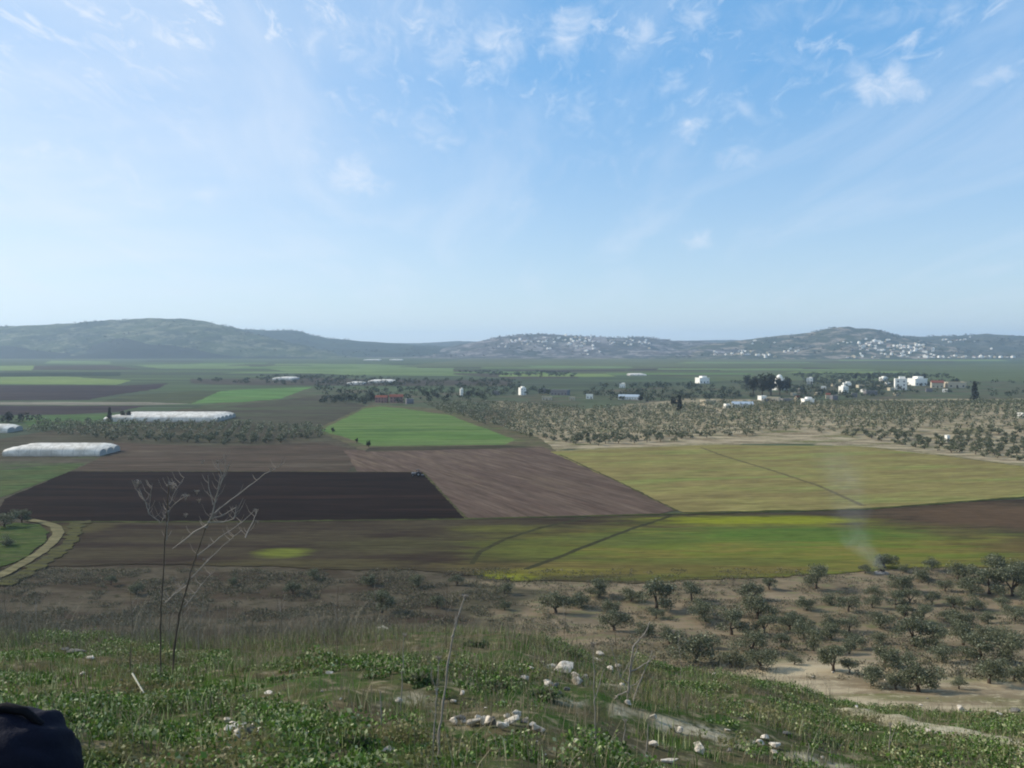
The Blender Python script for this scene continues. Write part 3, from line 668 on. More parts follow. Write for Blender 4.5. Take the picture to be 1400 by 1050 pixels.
# loose scrub and orchards farther out on the plain
sc_items = []
for poly, cnt in [([(250, 520), (700, 520), (760, 540), (640, 552), (520, 552), (440, 545), (430, 530)], 420), ([(820, 528), (1010, 524), (1110, 530), (1150, 540), (1100, 552), (900, 552), (780, 545)], 330),
                  ([(1080, 512), (1290, 512), (1330, 530), (1310, 545), (1130, 545)], 520), ([(1290, 525), (1500, 520), (1500, 545), (1310, 543)], 100), ([(620, 508), (790, 510), (790, 517), (640, 514)], 150), ([(-20, 572), (80, 575), (60, 598), (-20, 596)], 16), ([(350, 514), (560, 517), (540, 522), (350, 520)], 100), ([(440, 545), (510, 546), (500, 554), (440, 552)], 50)]:
    wp = [flat(*q) for q in poly]; xs = [q[0] for q in wp]; ys = [q[1] for q in wp]; k_ = 0; tries = 0
    while k_ < cnt and tries < 9000:
        tries += 1
        x = rng.uniform(min(xs), max(xs)); y = rng.uniform(min(ys), max(ys))
        if inpoly(np.array(x), np.array(y), wp) and fbm(x / 70, y / 70, 3) > -.08:
            sc_items.append((x, y, float(H(x, y)), rng.uniform(2, 4.2), rng.uniform(3, 6))); k_ += 1
lowcrowns(sc_items, .3, 26, leafmat('scrub_leaf', srgb(50, 60, 42), srgb(76, 84, 62), None, .1), 'far_woods', 'scattered dark trees and scrub among the far houses and fields')
hw = []
for i in (0, 2, 4, 5, 6):
    y0, yr, pts, rr = RIDGES[i]
    for _ in range(420):
        px = rng.uniform(max(pts[0][0], -100), min(pts[-1][0], 1500)); y = rng.uniform(y0 + 100, yr + 40)
        if rng.random() < .4: y = yr + rng.uniform(-50, 40)
        x = (px - CX) / F * y
        if fbm(x / 300 + 5, y / 300, 3) < -.02: continue
        hw.append((x, y, float(HT(x, y)), rng.uniform(4, 9), rng.uniform(5, 9)))
lowcrowns(hw, .4, 12, dark_leaf, 'hillside_woods', 'dark scrub and trees dotted over the far hills')

# individual dark trees
def dark_tree_meshes(seed, kind):
    global rng
    old = rng; rng = np.random.default_rng(seed); rr = random.Random(seed)
    if kind == 'cone':
        cl = np.array([(rr.uniform(-.35, .35), rr.uniform(-.35, .35), z, max(.5, 2.4 * (1 - (z / 9.6)) ** .8 * (1 if z > 2 else .8))) for z in np.linspace(1.2, 9, 16)])
        th, R_ = 1.2, .25
    elif kind == 'round':
        cl = np.array([(math.cos(a) * q, math.sin(a) * q, z, rr.uniform(1.2, 1.9)) for a, q, z in [(rr.uniform(0, 6.28), rr.uniform(0, 2.6), rr.uniform(3, 7.2)) for _ in range(14)]])
        th, R_ = 2.6, .3
    V_, Fc = leaf_quads(clump_points(900, cl, np.array([1.05, 1.05, 1.0])), rng.uniform(.25, .5, 900))
    t = Acc(); t.tube([(0, 0, -.3), (.05, 0, th), (0, .05, th * 2.2)], [R_, R_ * .8, R_ * .4], 7)
    rng = old
    return npmesh('crown', V_, Fc, dark_leaf), t.mesh('trunk', bark, True)
CONE = [dark_tree_meshes(5, 'cone'), dark_tree_meshes(6, 'cone')]; RND = [dark_tree_meshes(7, 'round'), dark_tree_meshes(8, 'round'), dark_tree_meshes(9, 'round')]
for (px, foot, hpx, kind, lb) in [
    (1332, 549, 25, 'c', 'lone dark conical tree standing on the right slope'), (929, 563, 21, 'c', 'lone dark pointed tree in the middle of the tan slope'),
    (921, 558, 14, 'r', 'short dark tree touching the lone pointed tree on its left'), (150, 577, 18, 'c', 'narrow dark tree in front of the left end of the long greenhouse'),
    (168, 576, 13, 'r', 'left one of two bushy dark trees touching before the long greenhouse'), (176, 576, 14, 'r', 'right one of two bushy dark trees touching before the long greenhouse'),
    (120, 580, 8, 'r', 'small dark bush on the green field left of the long greenhouse'), (1022, 530, 14, 'r', 'leftmost tree of the dark clump beside the white domed building'), (1030, 540, 22, 'r', 'broad tree at the left of the dark clump by the white domed building'),
    (1042, 541, 24, 'r', 'second broad tree of the dark clump by the white domed building'), (1054, 541, 24, 'r', 'middle tree of the dark clump in front of the white domed building'), (1066, 540, 23, 'r', 'tall tree directly in front of the white domed building'), (1076, 538, 18, 'r', 'right end tree of the dark clump by the white domed building'),
    (876, 550, 9, 'r', 'small dark tree at the right end of the pale blue roofed shed'), (508, 549, 12, 'r', 'dark tree left of the reddish farm buildings behind the wheat field'), (478, 549, 9, 'r', 'low dark tree left of the wheat field far corner'),
    (504, 612, 9, 'r', 'small dark bush at the near left corner of the wheat field'), (488, 606, 7, 'r', 'tiny dark bush on the left edge of the wheat field'), (455, 592, 7, 'r', 'tiny dark bush at the left tip of the wheat field'),
    (1264, 520, 9, 'r', 'small dark tree right of the large white villas'), (1170, 520, 9, 'r', 'small dark tree left of the large white villas'), (1188, 520, 8, 'r', 'second small dark tree left of the large white villas'),
    (12, 578, 14, 'r', 'large dark tree at the left edge above the small greenhouse'), (28, 577, 11, 'r', 'dark tree just right of the large tree at the left edge'), (585, 545, 10, 'r', 'left tree of the dark hedge line behind the wheat field'),
    (598, 546, 8, 'r', 'second tree from the left in the dark hedge line'), (612, 546, 7, 'r', 'third tree from the left in the dark hedge line'), (640, 543, 9, 'r', 'fourth tree from the left in the dark hedge line'), (652, 543, 7, 'r', 'right end tree of the dark hedge line behind the wheat field'),
    (1308, 524, 7, 'r', 'small dark tree right of the pale house with long wall')]:
    p = at(px, foot); ms = random.choice(CONE if kind == 'c' else RND); hh = 9.8 if kind == 'c' else 8.6
    s = hpx * p.y / F / hh * (1.3 if 'clump' in lb else 1.15)
    tree(ms, p, s, random.uniform(0, 6), 'conifer' if kind == 'c' else ('bush' if 'bush' in lb else 'dark_tree'), lb, 'bush' if 'bush' in lb else 'tree')

# ------------------------------------------------------------------ buildings
white = plain('white_wall', srgb(244, 240, 230, 1.25), var=.08, scale=.5)
cream = plain('cream_wall', srgb(222, 208, 180, .9), var=.1, scale=.5)
pinkw = plain('pink_wall', srgb(190, 150, 138, .8), var=.12, scale=.5)
greyw = plain('grey_wall', srgb(150, 146, 148, .8), var=.15, scale=.5)
glass = plain('window_glass', srgb(60, 66, 76), .25, .5, .1)
roofg = plain('roof_grey', srgb(176, 172, 166, .8), var=.12, scale=.6)
roofr = plain('roof_red', srgb(150, 92, 76, .8), var=.15, scale=.6)
roofb = plain('roof_blue', srgb(196, 210, 222, .9), var=.08, scale=.6)
doorm = plain('door_brown', srgb(84, 66, 52), var=.2)
def house(W_, D_, Hh, wallm, roofm, gable=False, floors=None, upper=True, tiny=False, dome=False):
    o = empty('house', (0, 0, 0))
    fl = floors or max(1, int(Hh / 3.2))
    bm = bmesh.new(); box(bm, -W_ / 2, W_ / 2, -D_ / 2, D_ / 2, -1.5, Hh)
    if upper and not gable: box(bm, -W_ * .12, W_ * .38, -D_ * .2, D_ * .42, Hh + .02, Hh + 2.4)
    if gable:
        vs = [bm.verts.new(c) for c in ((-W_ / 2, -D_ / 2, Hh + .005), (-W_ / 2, D_ / 2, Hh + .005), (-W_ / 2, 0, Hh + D_ * .24))]; bm.faces.new(vs)
        vs = [bm.verts.new(c) for c in ((W_ / 2, -D_ / 2, Hh + .005), (W_ / 2, D_ / 2, Hh + .005), (W_ / 2, 0, Hh + D_ * .24))]; bm.faces.new(vs)
    bmobj('wall', bm, wallm, o)
    bm = bmesh.new()
    if gable:
        for s in (-1, 1):
            vs = [bm.verts.new(c) for c in ((-W_ / 2 - .4, s * (D_ / 2 + .4), Hh - .1), (W_ / 2 + .4, s * (D_ / 2 + .4), Hh - .1), (W_ / 2 + .4, 0, Hh + D_ * .25 + .05), (-W_ / 2 - .4, 0, Hh + D_ * .25 + .05))]
            f = bm.faces.new(vs); r_ = bmesh.ops.extrude_face_region(bm, geom=[f])
            for v in r_['geom']:
                if isinstance(v, bmesh.types.BMVert): v.co.z += .22
    else:                                             # parapet round a flat roof
        for (a, b, c, d) in ((-W_ / 2 - .1, W_ / 2 + .1, -D_ / 2 - .1, -D_ / 2 + .15), (-W_ / 2 - .1, W_ / 2 + .1, D_ / 2 - .15, D_ / 2 + .1), (-W_ / 2 - .1, -W_ / 2 + .15, -D_ / 2 + .16, D_ / 2 - .16), (W_ / 2 - .15, W_ / 2 + .1, -D_ / 2 + .16, D_ / 2 - .16)):
            box(bm, a, b, c, d, Hh + .01, Hh + .7)
    bmobj('roof', bm, roofm, o)
    if dome:
        bm = bmesh.new(); bmesh.ops.create_uvsphere(bm, u_segments=20, v_segments=10, radius=W_ * .24)
        for v in bm.verts: v.co.z = max(v.co.z, -.1) * 1.15 + Hh + 2.5; v.co.x += W_ * .13; v.co.y += D_ * .1
        bmobj('dome', bm, white, o, True)
        bm = bmesh.new(); bmesh.ops.create_cone(bm, segments=8, radius1=.16, radius2=.02, depth=1.6)
        for v in bm.verts: v.co.z += Hh + 2.5 + W_ * .24 * 1.15 + .7; v.co.x += W_ * .13; v.co.y += D_ * .1
        bmobj('finial', bm, greyw, o)
    if not tiny:
        nw = max(2, int(W_ / 3.4))
        for f_ in range(fl):
            for i in range(nw):
                x = -W_ / 2 + W_ * (i + .5) / nw; z = .9 + f_ * 3.1
                if z + 1.4 > Hh: continue
                if f_ == 0 and i == nw // 2:
                    bm = bmesh.new(); box(bm, x - .55, x + .55, -D_ / 2 - .06, -D_ / 2 + .05, 0, 2.2); bmobj('door', bm, doorm, o); continue
                bm = bmesh.new(); box(bm, x - .6, x + .6, -D_ / 2 - .05, -D_ / 2 + .05, z, z + 1.3); bmobj('window', bm, glass, o)
    return o
HB = {'white': lambda: house(11, 9, 5.6, white, white), 'tall': lambda: house(10, 10, 9.6, white, white, floors=3), 'cream': lambda: house(13, 9, 4, cream, cream, upper=False),
      'shed': lambda: house(30, 10, 3.6, white, roofb, True, 1), 'pink': lambda: house(14, 9, 6, pinkw, roofr, True, 2), 'grey': lambda: house(20, 10, 5.5, greyw, roofg, False, 1, upper=False), 'dome': lambda: house(12, 11, 9, white, white, dome=True), 'box': lambda: house(7, 6, 4, white, white, upper=False), 'redroof': lambda: house(12, 9, 5.5, cream, roofr, True)}
for (px, foot, wpx, kind, name, lb) in [
    (1065, 533, 17, 'dome', 'domed_building', 'white domed building rising behind the dark tree clump'), (1107, 525, 8, 'tall', 'house', 'bright white tall house right of the domed building'),
    (1153, 538, 9, 'tall', 'house', 'bright white narrow house with a taller block behind it'), (1158, 529, 10, 'white', 'house', 'white house just behind the bright white narrow house'),
    (1231, 533, 15, 'tall', 'villa', 'left one of the two large white villas on the rise'), (1254, 527, 19, 'white', 'villa', 'right one of the two large white villas on the rise'), (1241, 526, 10, 'white', 'villa', 'smaller white villa between the two large ones'),
    (1281, 530, 15, 'redroof', 'house', 'pale house with a sloping roof right of the white villas'), (1305, 530, 24, 'cream', 'shed', 'long low pale shed right of the sloping roofed house'),
    (1208, 521, 9, 'white', 'house', 'small white house left behind the white villas'), (1218, 534, 8, 'cream', 'house', 'small cream house at the foot of the white villas'), (1190, 540, 16, 'grey', 'shed', 'grey shed between the narrow white house and the villas'),
    (1057, 549, 17, 'cream', 'house', 'cream block house below the dark tree clump'), (1075, 552, 15, 'grey', 'house', 'pale blue grey flat house right of the cream block house'), (1104, 553, 14, 'white', 'house', 'white house at the right end of the hamlet below the dark clump'),
    (1042, 547, 9, 'box', 'hut', 'little white hut left of the cream block house'), (968, 553, 18, 'cream', 'house', 'low cream house on the tan slope left of the hamlet'), (1015, 557, 28, 'shed', 'shed', 'long pale roof half hidden below the cream hamlet'), (994, 558, 7, 'box', 'hut', 'tiny white hut beside the long pale roof'),
    (960, 524, 15, 'white', 'house', 'lone white flat house in the far green field'), (860, 546, 28, 'shed', 'shed', 'long shed with pale blue roof in the middle ground'), (851, 530, 8, 'white', 'house', 'pale grey house behind the blue roofed shed'),
    (806, 545, 9, 'box', 'hut', 'small bright white hut above the olive grove'), (782, 547, 8, 'cream', 'hut', 'small cream hut left of the bright white hut'), (748, 547, 13, 'cream', 'house', 'cream house in front of the long grey farm building'),
    (766, 540, 24, 'grey', 'farm_building', 'right half of the long grey farm building'), (743, 537, 14, 'grey', 'farm_building', 'left half of the long grey farm building'), (714, 540, 8, 'tall', 'house', 'pale grey tower house left of the grey farm building'),
    (522, 550, 16, 'pink', 'farmhouse', 'reddish farmhouse at the far end of the wheat field'), (542, 550, 18, 'pink', 'farmhouse', 'pink walled farmhouse right of the reddish farmhouse'), (560, 552, 10, 'grey', 'shed', 'grey shed right of the pink walled farmhouse'),
    (631, 542, 4, 'tall', 'tower', 'slim white tower in the dark hedge line'), (678, 540, 10, 'grey', 'shed', 'small grey shed right of the dark hedge line'), (1397, 572, 9, 'box', 'hut', 'white hut in the olive grove at the right edge'),
    (1295, 604, 5, 'box', 'hut', 'tiny cream hut low in the right olive grove'), (1140, 547, 10, 'grey', 'house', 'grey house between the hamlet and the narrow white house'), (1176, 530, 9, 'cream', 'house', 'cream house among small trees left of the villas')]:
    o = HB[kind](); o.name = name; p = at(px, foot); o.location = p
    full = {'white': 11, 'tall': 10, 'cream': 13, 'shed': 30, 'pink': 14, 'grey': 20, 'dome': 12, 'box': 7, 'redroof': 12}[kind]
    s = wpx * p.y / F / full; o.scale = (s, s, max(.75, s) if s < 1.3 else s * .9); o.rotation_euler.z = random.uniform(-.5, .5)
    tag(o, lb, 'shed' if name == 'shed' else 'hut' if name == 'hut' else 'building' if 'building' in name else 'house')

for (px, foot, wpx, kind) in [(1095, 536, 7, 'grey'), (1118, 540, 8, 'cream'), (1126, 532, 6, 'box'), (1140, 528, 6, 'cream'), (1168, 543, 7, 'grey'), (1180, 536, 6, 'box'), (1200, 530, 7, 'cream'), (1214, 527, 6, 'box'), (1270, 536, 8, 'grey'), (1085, 541, 7, 'cream'), (1132, 545, 6, 'redroof'), (1046, 552, 7, 'grey'), (1090, 549, 7, 'redroof'), (1225, 541, 7, 'cream'), (1292, 536, 6, 'box'), (1150, 522, 6, 'cream')]:
    o = HB[kind](); p = at(px, foot); o.location = p; full = {'cream': 13, 'grey': 20, 'box': 7, 'redroof': 12}[kind]
    s = wpx * p.y / F / full; o.scale = (s, s, max(.7, s)); o.rotation_euler.z = random.uniform(-.8, .8)
    tag(o, 'small low house half hidden among the trees of the hamlet', 'house', 'low houses among the hamlet trees')

# far towns on the hills
protos = []
for i, (W_, D_, Hh, g, rm) in enumerate([(13, 12, 8, False, white), (16, 11, 6.5, False, cream), (12, 12, 10, False, white), (15, 10, 5, True, roofr), (20, 12, 7, False, roofg)]):
    o = house(W_, D_, Hh, white if i != 1 else cream, rm, g, tiny=True); protos.append(o)
used = [False] * 5
def town(n, sampler, label, group):
    for _ in range(n):
        px, py = sampler(); p = at(px, py, True)
        if p.y < 3300: continue
        i = random.randrange(5); o = protos[i] if not used[i] else copy_tree(protos[i]); used[i] = True
        o.location = p; s = random.uniform(.5, .98); o.scale = (s, s, s * random.uniform(.8, 1.1)); o.rotation_euler.z = random.uniform(-.9, .9)
        tag(o, label, 'house', group)
def blobs(*bl):
    tot_ = sum(b[4] for b in bl)
    def f():
        r_ = random.uniform(0, tot_)
        for (x, y, sx, sy, w_) in bl:
            r_ -= w_
            if r_ <= 0: break
        return random.gauss(x, sx), min(489, random.gauss(y, sy))
    return f
town(128, blobs((1190, 468, 16, 2.2, 2), (1187, 476, 9, 2, 1.2), (1240, 474, 16, 3.5, 3.2), (1262, 481, 14, 3, 2), (1220, 484, 24, 3, 1.6), (1305, 466, 16, 1.6, 1), (1275, 492, 22, 3, 1.2), (1180, 487, 12, 2, .7)), 'tiny white house in the white hillside town at right', 'houses of the right hillside town')
town(24, blobs((1350, 498, 20, 3, 1.4), (1325, 492, 14, 3, 1), (1372, 476, 10, 2, .5)), 'tiny pale house on the low slopes at the right edge of the town', 'houses at the right edge of the hills')
town(96, blobs((725, 466, 22, 3, 2), (760, 464, 20, 3, 2), (805, 468, 16, 3, 1.4), (870, 467, 18, 3, 1.8), (795, 478, 18, 3, 1), (690, 470, 14, 3, .6), (735, 477, 16, 3, .6)), 'tiny pale house in the hazy town on the middle hill', 'houses of the hazy middle town')
town(36, blobs((1015, 484, 12, 2, 1.2), (1045, 487, 10, 2, 1), (1075, 480, 3, 1.6, .4), (1092, 481, 3, 1.6, .4), (1040, 468, 16, 2.5, .8), (975, 484, 14, 2, .5), (1155, 466, 6, 2, .2)), 'tiny pale house scattered on the slope of the rounded hill', 'houses scattered on the rounded hill')
# minaret on the skyline of the middle town, masts on the left hill
def tower(px, py, h, r0, label, cat, nm):
    p = at(px, py, True); o = empty(nm, p)
    A = Acc(); A.tube([(0, 0, -4), (0, 0, h * .72)], [r0, r0 * .9], 10); meshobj('shaft', A.mesh('shaft', white), o)
    A = Acc(); A.tube([(0, 0, h * .72), (0, 0, h * .76)], [r0 * 1.6, r0 * 1.6], 10); meshobj('balcony', A.mesh('balcony', greyw), o)
    A = Acc(); A.tube([(0, 0, h * .76), (0, 0, h * .9), (0, 0, h)], [r0 * .8, r0 * .75, .05], 10); meshobj('spire', A.mesh('spire', greyw), o)
    tag(o, label, cat)
tower(808, 464, 30, 2.2, 'thin minaret on the skyline of the hazy middle town', 'minaret', 'minaret')

# ------------------------------------------------------------------ greenhouses
def film_build(k, pos):
    tc = k.new('ShaderNodeTexCoord').outputs['Object']; sp = k.new('ShaderNodeSeparateXYZ'); k.put(sp.inputs[0], tc)
    fr = k.math('FRACT', k.math('MULTIPLY', sp.outputs[0], 1 / 5.0))
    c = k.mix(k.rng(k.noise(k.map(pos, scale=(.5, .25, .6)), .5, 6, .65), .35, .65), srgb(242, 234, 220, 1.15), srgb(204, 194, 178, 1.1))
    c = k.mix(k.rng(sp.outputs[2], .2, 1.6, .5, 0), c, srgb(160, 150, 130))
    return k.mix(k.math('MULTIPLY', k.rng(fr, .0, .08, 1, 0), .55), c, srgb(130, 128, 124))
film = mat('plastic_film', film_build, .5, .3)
filmend = mat('plastic_end', lambda k, p: k.mix(k.noise(p, .6, 4), srgb(206, 202, 196, .9), srgb(180, 178, 172, .9)), .6, .2)
def greenhouse(pxl, pxr, foot, bays, bw, h, label, name='greenhouse'):
    a = Vector((*flat(pxl, foot), 0)); b = Vector((*flat(pxr, foot), 0)); L = (b - a).length
    o = empty(name, (a + b) / 2); o.rotation_euler.z = math.atan2(b.y - a.y, b.x - a.x)
    ln = Vector((1, 0, 0))
    for k_ in range(bays):
        y0 = k_ * bw + .01 * k_; S = 12; nx = max(8, int(L / 3)); V_ = []; Fc = []
        off = 0
        for i in range(nx + 1):
            x = -L / 2 + L * i / nx; e = min(i, nx - i) ; sc = 1 if e >= 2 else (.62, .9)[e]
            for s in range(S + 1):
                an = math.pi * s / S
                V_.append((x + off, y0 + bw / 2 - math.cos(an) * bw / 2 * .985, (.9 if 0 < s < S else 0) + h * (math.sin(an) ** .8 if 0 < s < S else 0) * sc * (1 + .015 * (i % 2)) * .85))
        for i in range(nx):
            for s in range(S): q = i * (S + 1) + s; Fc.append((q, q + S + 1, q + S + 2, q + 1))
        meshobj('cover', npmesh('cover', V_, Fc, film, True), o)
        for e in (0, nx):
            bm = bmesh.new(); vs = [bm.verts.new(Vector(V_[e * (S + 1) + s]) + Vector((.03 if e == 0 else -.03, 0, 0))) for s in range(S + 1)]; bm.faces.new(vs); bmobj('end_wall', bm, filmend, o)
    return tag(o, label, 'greenhouse')
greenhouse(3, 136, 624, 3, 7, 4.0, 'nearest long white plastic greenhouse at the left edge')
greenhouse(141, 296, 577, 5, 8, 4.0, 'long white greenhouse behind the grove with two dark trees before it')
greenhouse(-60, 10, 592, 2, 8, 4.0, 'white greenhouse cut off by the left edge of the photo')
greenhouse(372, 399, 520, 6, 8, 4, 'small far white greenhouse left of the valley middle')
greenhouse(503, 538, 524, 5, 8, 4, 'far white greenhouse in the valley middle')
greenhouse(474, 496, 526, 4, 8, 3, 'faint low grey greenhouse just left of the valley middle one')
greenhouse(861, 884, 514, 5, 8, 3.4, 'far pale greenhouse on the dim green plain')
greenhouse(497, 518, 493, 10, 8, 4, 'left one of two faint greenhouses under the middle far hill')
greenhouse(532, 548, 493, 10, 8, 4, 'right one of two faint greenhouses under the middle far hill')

# ------------------------------------------------------------------ tractor at the edge of the ploughed field
p = at(570, 651)
tr = tag(empty('tractor', p, .1), 'tiny dark tractor with pale hood at the corner of the ploughed field', 'tractor')
dkp = plain('dark_paint', srgb(44, 38, 40), .5, .3); tyre = plain('tyre_rubber', srgb(28, 26, 28)); hood = plain('hood_paint', srgb(150, 146, 146), .5, .3)
bm = bmesh.new(); box(bm, -2.1, -.3, -.45, .45, .8, 1.5, .12); bmobj('hood', bm, hood, tr)
bm = bmesh.new(); box(bm, -.28, 1.1, -.75, .75, .9, 1.6, .05); box(bm, -.2, 1.05, -.7, .7, 2.45, 2.6, .03)
for sx in (-.15, .95):
    for sy in (-.65, .65): box(bm, sx - .05, sx + .05, sy - .05, sy + .05, 1.6, 2.45)
bmobj('cab', bm, dkp, tr)
for (x, y, r_, wd) in ((-1.6, -.75, .5, .28), (-1.6, .75, .5, .28), (.6, -.95, .85, .45), (.6, .95, .85, .45)):
    bm = bmesh.new(); bmesh.ops.create_cone(bm, cap_ends=True, segments=20, radius1=r_, radius2=r_, depth=wd)
    for v in bm.verts: v.co = (v.co.x + x, v.co.z + y, v.co.y + r_)
    wh = bmobj('wheel', bm, tyre, tr)
    bm = bmesh.new(); bmesh.ops.create_cone(bm, cap_ends=True, segments=12, radius1=r_ * .5, radius2=r_ * .5, depth=wd + .06)
    for v in bm.verts: v.co = (v.co.x + x, v.co.z + y, v.co.y + r_)
    bmobj('rim', bm, hood, wh)
bm = bmesh.new(); box(bm, 1.5, 2.6, -1.2, 1.2, .35, .5)
for k_ in range(5): box(bm, 1.7 + .1 * (k_ % 2), 1.85 + .1 * (k_ % 2), -1.0 + .48 * k_, -.9 + .48 * k_, .0, .36)
bmobj('plough', bm, dkp, tr)

# ------------------------------------------------------------------ foreground: path, bare patches, weeds
def drape_strip(name, pts, wid, m, label, lift=.05):
    q = [at(*p_) for p_ in pts]; fine = []
    for a, b in zip(q[:-1], q[1:]):
        n = max(1, int((b - a).length / .12))
        for i in range(n): fine.append(a.lerp(b, i / n))
    V_ = []; Fc = []; K = 8
    for i, p_ in enumerate(fine):
        t = fine[min(i + 3, len(fine) - 1)] - fine[max(i - 3, 0)]; t.z = 0; t.normalize(); nrm = Vector((-t.y, t.x, 0))
        wj = wid * (1 + 1.2 * float(fbm(i / 9.0, 3.3, 3)))
        for s in range(K + 1):
            o = p_ + nrm * (s / K - .5) * wj
            e = lift - .09 * (abs(s / K - .5) * 2) ** 4
            V_.append((o.x, o.y, float(H(o.x, o.y)) + e))
        if i:
            b0 = (i - 1) * (K + 1)
            for s in range(K): Fc.append((b0 + s, b0 + s + 1, b0 + K + 2 + s, b0 + K + 1 + s))
    tag(meshobj(name, npmesh(name, V_, Fc, m, True)), label=label, kind='structure'); return [(v.x, v.y) for v in fine]
bare_m = mat('bare_soil', lambda k, p_: (k.mix(k.rng(k.noise(p_, 2.2, 6, .65), .35, .65), srgb(150, 140, 112, 1.15), srgb(188, 178, 150, 1.15)), k.noise(p_, 7, 6, .7)), 1, .02, bump=.05)
PATHPTS = drape_strip('dirt_path', [(1170, 974), (1215, 984), (1262, 997), (1310, 1007), (1360, 1016), (1420, 1028), (1500, 1046)], 1.15, bare_m, 'pale trodden dirt path crossing the bank at lower right', .10)


# weeds
weed = leafmat('weed_leaf', srgb(46, 72, 26, 1.15), srgb(92, 122, 46, 1.6), srgb(156, 160, 120, 1.9), .25, patch=(.8, srgb(116, 110, 74, 1.5), .48, .64), spec=.3)
straw = leafmat('straw', srgb(128, 116, 92, 1.0), srgb(172, 160, 132, 1.0), None, .2)
def area_points(n, ymax=27.5):
    y = np.sqrt(rng.random(n) * (ymax ** 2 - 2.0 ** 2) + 2.0 ** 2); x = (rng.random(n) * 2 - 1) * .78 * (y + 1.5); return x, y
rocks = [(310, 1003, 22, .5, 'pale block at the left of the white rock pile in the weeds'), (326, 1000, 26, .6, 'big white block in the middle of the white rock pile'), (338, 1004, 18, .7, 'pale upright block at the right of the white rock pile'), (318, 993, 12, .5, 'small white chip on top of the white rock pile'), (294, 1008, 12, .35, 'thin pale slab just left of the white rock pile'),
         (648, 992, 34, .5, 'broad pale boulder at the left of the middle rock row'), (668, 992, 24, .7, 'upright pale rock in the middle rock row'), (684, 998, 14, 1.2, 'narrow standing pale rock in the middle rock row'), (700, 990, 26, .55, 'brownish flat rock at the right of the middle rock row'), (632, 990, 14, .6, 'small white rock starting the middle rock row at its left'), (690, 982, 16, .5, 'small rock lying behind the narrow standing rock'),
         (775, 921, 46, .5, 'large pale boulder with a dark shadow at its right side'), (752, 915, 22, .4, 'pale flat rock touching the left of the large boulder'), (800, 934, 24, .7, 'dark weathered boulder right of the large pale boulder', 1),
         (104, 896, 34, .3, 'flat grey slab in the weeds at left', 1), (88, 892, 20, .3, 'small grey slab left behind the flat grey slab', 1), (124, 902, 14, .4, 'small pale stone at the right end of the flat grey slab'),
         (465, 1016, 12, .7, 'single pale stone above a dark hollow in the weeds'), (530, 1030, 24, .4, 'long thin pale stone leaning in the weeds'), (545, 963, 11, .9, 'bright white pebble left of the slender stem'), (632, 952, 10, .9, 'bright white upright pebble right of the slender stem'), (620, 963, 10, .6, 'white pebble low beside the upright white pebble'),
         (858, 966, 12, .8, 'white stone among the dry branches'), (850, 941, 10, .8, 'upper white stone among the dry branches'), (915, 1044, 28, .4, 'flat white stone at the bottom edge of the photo'), (787, 1018, 14, .6, 'pale stone in the weeds below the large boulder'), (858, 1036, 12, .6, 'small yellowish stone near the bottom middle'), (733, 1018, 10, .6, 'tiny pale stone left of the pale stone below the boulder'),
         (1272, 1004, 20, .6, 'bright pale rock on the near edge of the dirt path'), (1283, 1008, 14, .8, 'brown rock beside the bright rock on the dirt path', 1), (1313, 972, 16, .7, 'pale stone on the grass beyond the dirt path'), (1366, 979, 10, .7, 'small white stone far right on the grass'), (1388, 974, 16, .6, 'grey stone at the right edge on the grass', 1),
         (113, 925, 9, .8, 'small pale pebble in the weeds right below the flat slab'), (137, 965, 9, .8, 'small white pebble above the dark bag'), (312, 1028, 14, .3, 'thin pale stone below the white rock pile'), (450, 923, 12, .5, 'pale stone at the edge of the dry grass'), (367, 951, 16, .3, 'thin flat stone in the weeds left of centre'), (522, 862, 18, .4, 'pale flat stone at the crest of the bank'),
         (895, 985, 16, .5, 'pale stone on the bare soil right of centre'), (1060, 1022, 20, .4, 'flat pale stone at the edge of the bare soil at bottom'), (822, 896, 18, .4, 'pale flat stone just under the orchard edge'), (728, 995, 12, .6, 'pale stone right of the middle rock row'), (742, 1004, 10, .7, 'tiny stone right below the middle rock row')]
nm_ = ['row of rocks at bottom centre', 'rocks around the large pale boulder', 'white rock pile at left', 'bare soil at bottom right']
for ci, (cx, cy, sx, sy, n_) in enumerate([(668, 990, 34, 7, 12), (785, 930, 40, 14, 14), (322, 1000, 20, 6, 6), (1000, 1010, 90, 16, 12)]):
    for _ in range(n_): rocks.append((random.gauss(cx, sx), random.gauss(cy, sy), random.uniform(8, 22), random.uniform(.45, .9), 'small broken pale stone among the ' + nm_[ci] if ci != 3 else 'small broken stone strewn on the ' + nm_[3], 'G%d' % ci))
RX = [(at(q[0], q[1]), q[2]) for q in rocks]
RX = [(p_.x, p_.y - .12, wd_ * p_.y / F * .5 + .10) for p_, wd_ in RX]
x, y = area_points(52000)
fx = x / y * F + CX
green = fbm(x / 1.6, y / 1.6, 4) * 2.0 + fbm(x / .5 + 5, y / .5, 3) * .9 + .12 + .12 * sstep(700, 300, fx)
dryc = np.exp(-((fx - 370) / 130) ** 2) * sstep(13, 17, y) * 1.3 + np.exp(-((fx - 600) / 130) ** 2) * sstep(14, 20, y) * .55 + .22 * np.exp(-((fx - 760) / 190) ** 2) + .2 * sstep(20, 24, y) * (fx < 560) + np.exp(-((fx - 900) / 150) ** 2) * (1 - sstep(15, 20, y)) * .22 + np.exp(-((fx - 640) / 120) ** 2) * .12
keep = green - dryc > 0
for (bx, by, br) in BARE: keep &= ~(((x - bx) / 1.35) ** 2 + (y - by) ** 2 < (br * 1.25 * rng.uniform(.3, 1.05, len(x))) ** 2)
for (bx, by, br) in RX: keep &= ((x - bx) ** 2 + ((y - by) / 1.6) ** 2) > br ** 2
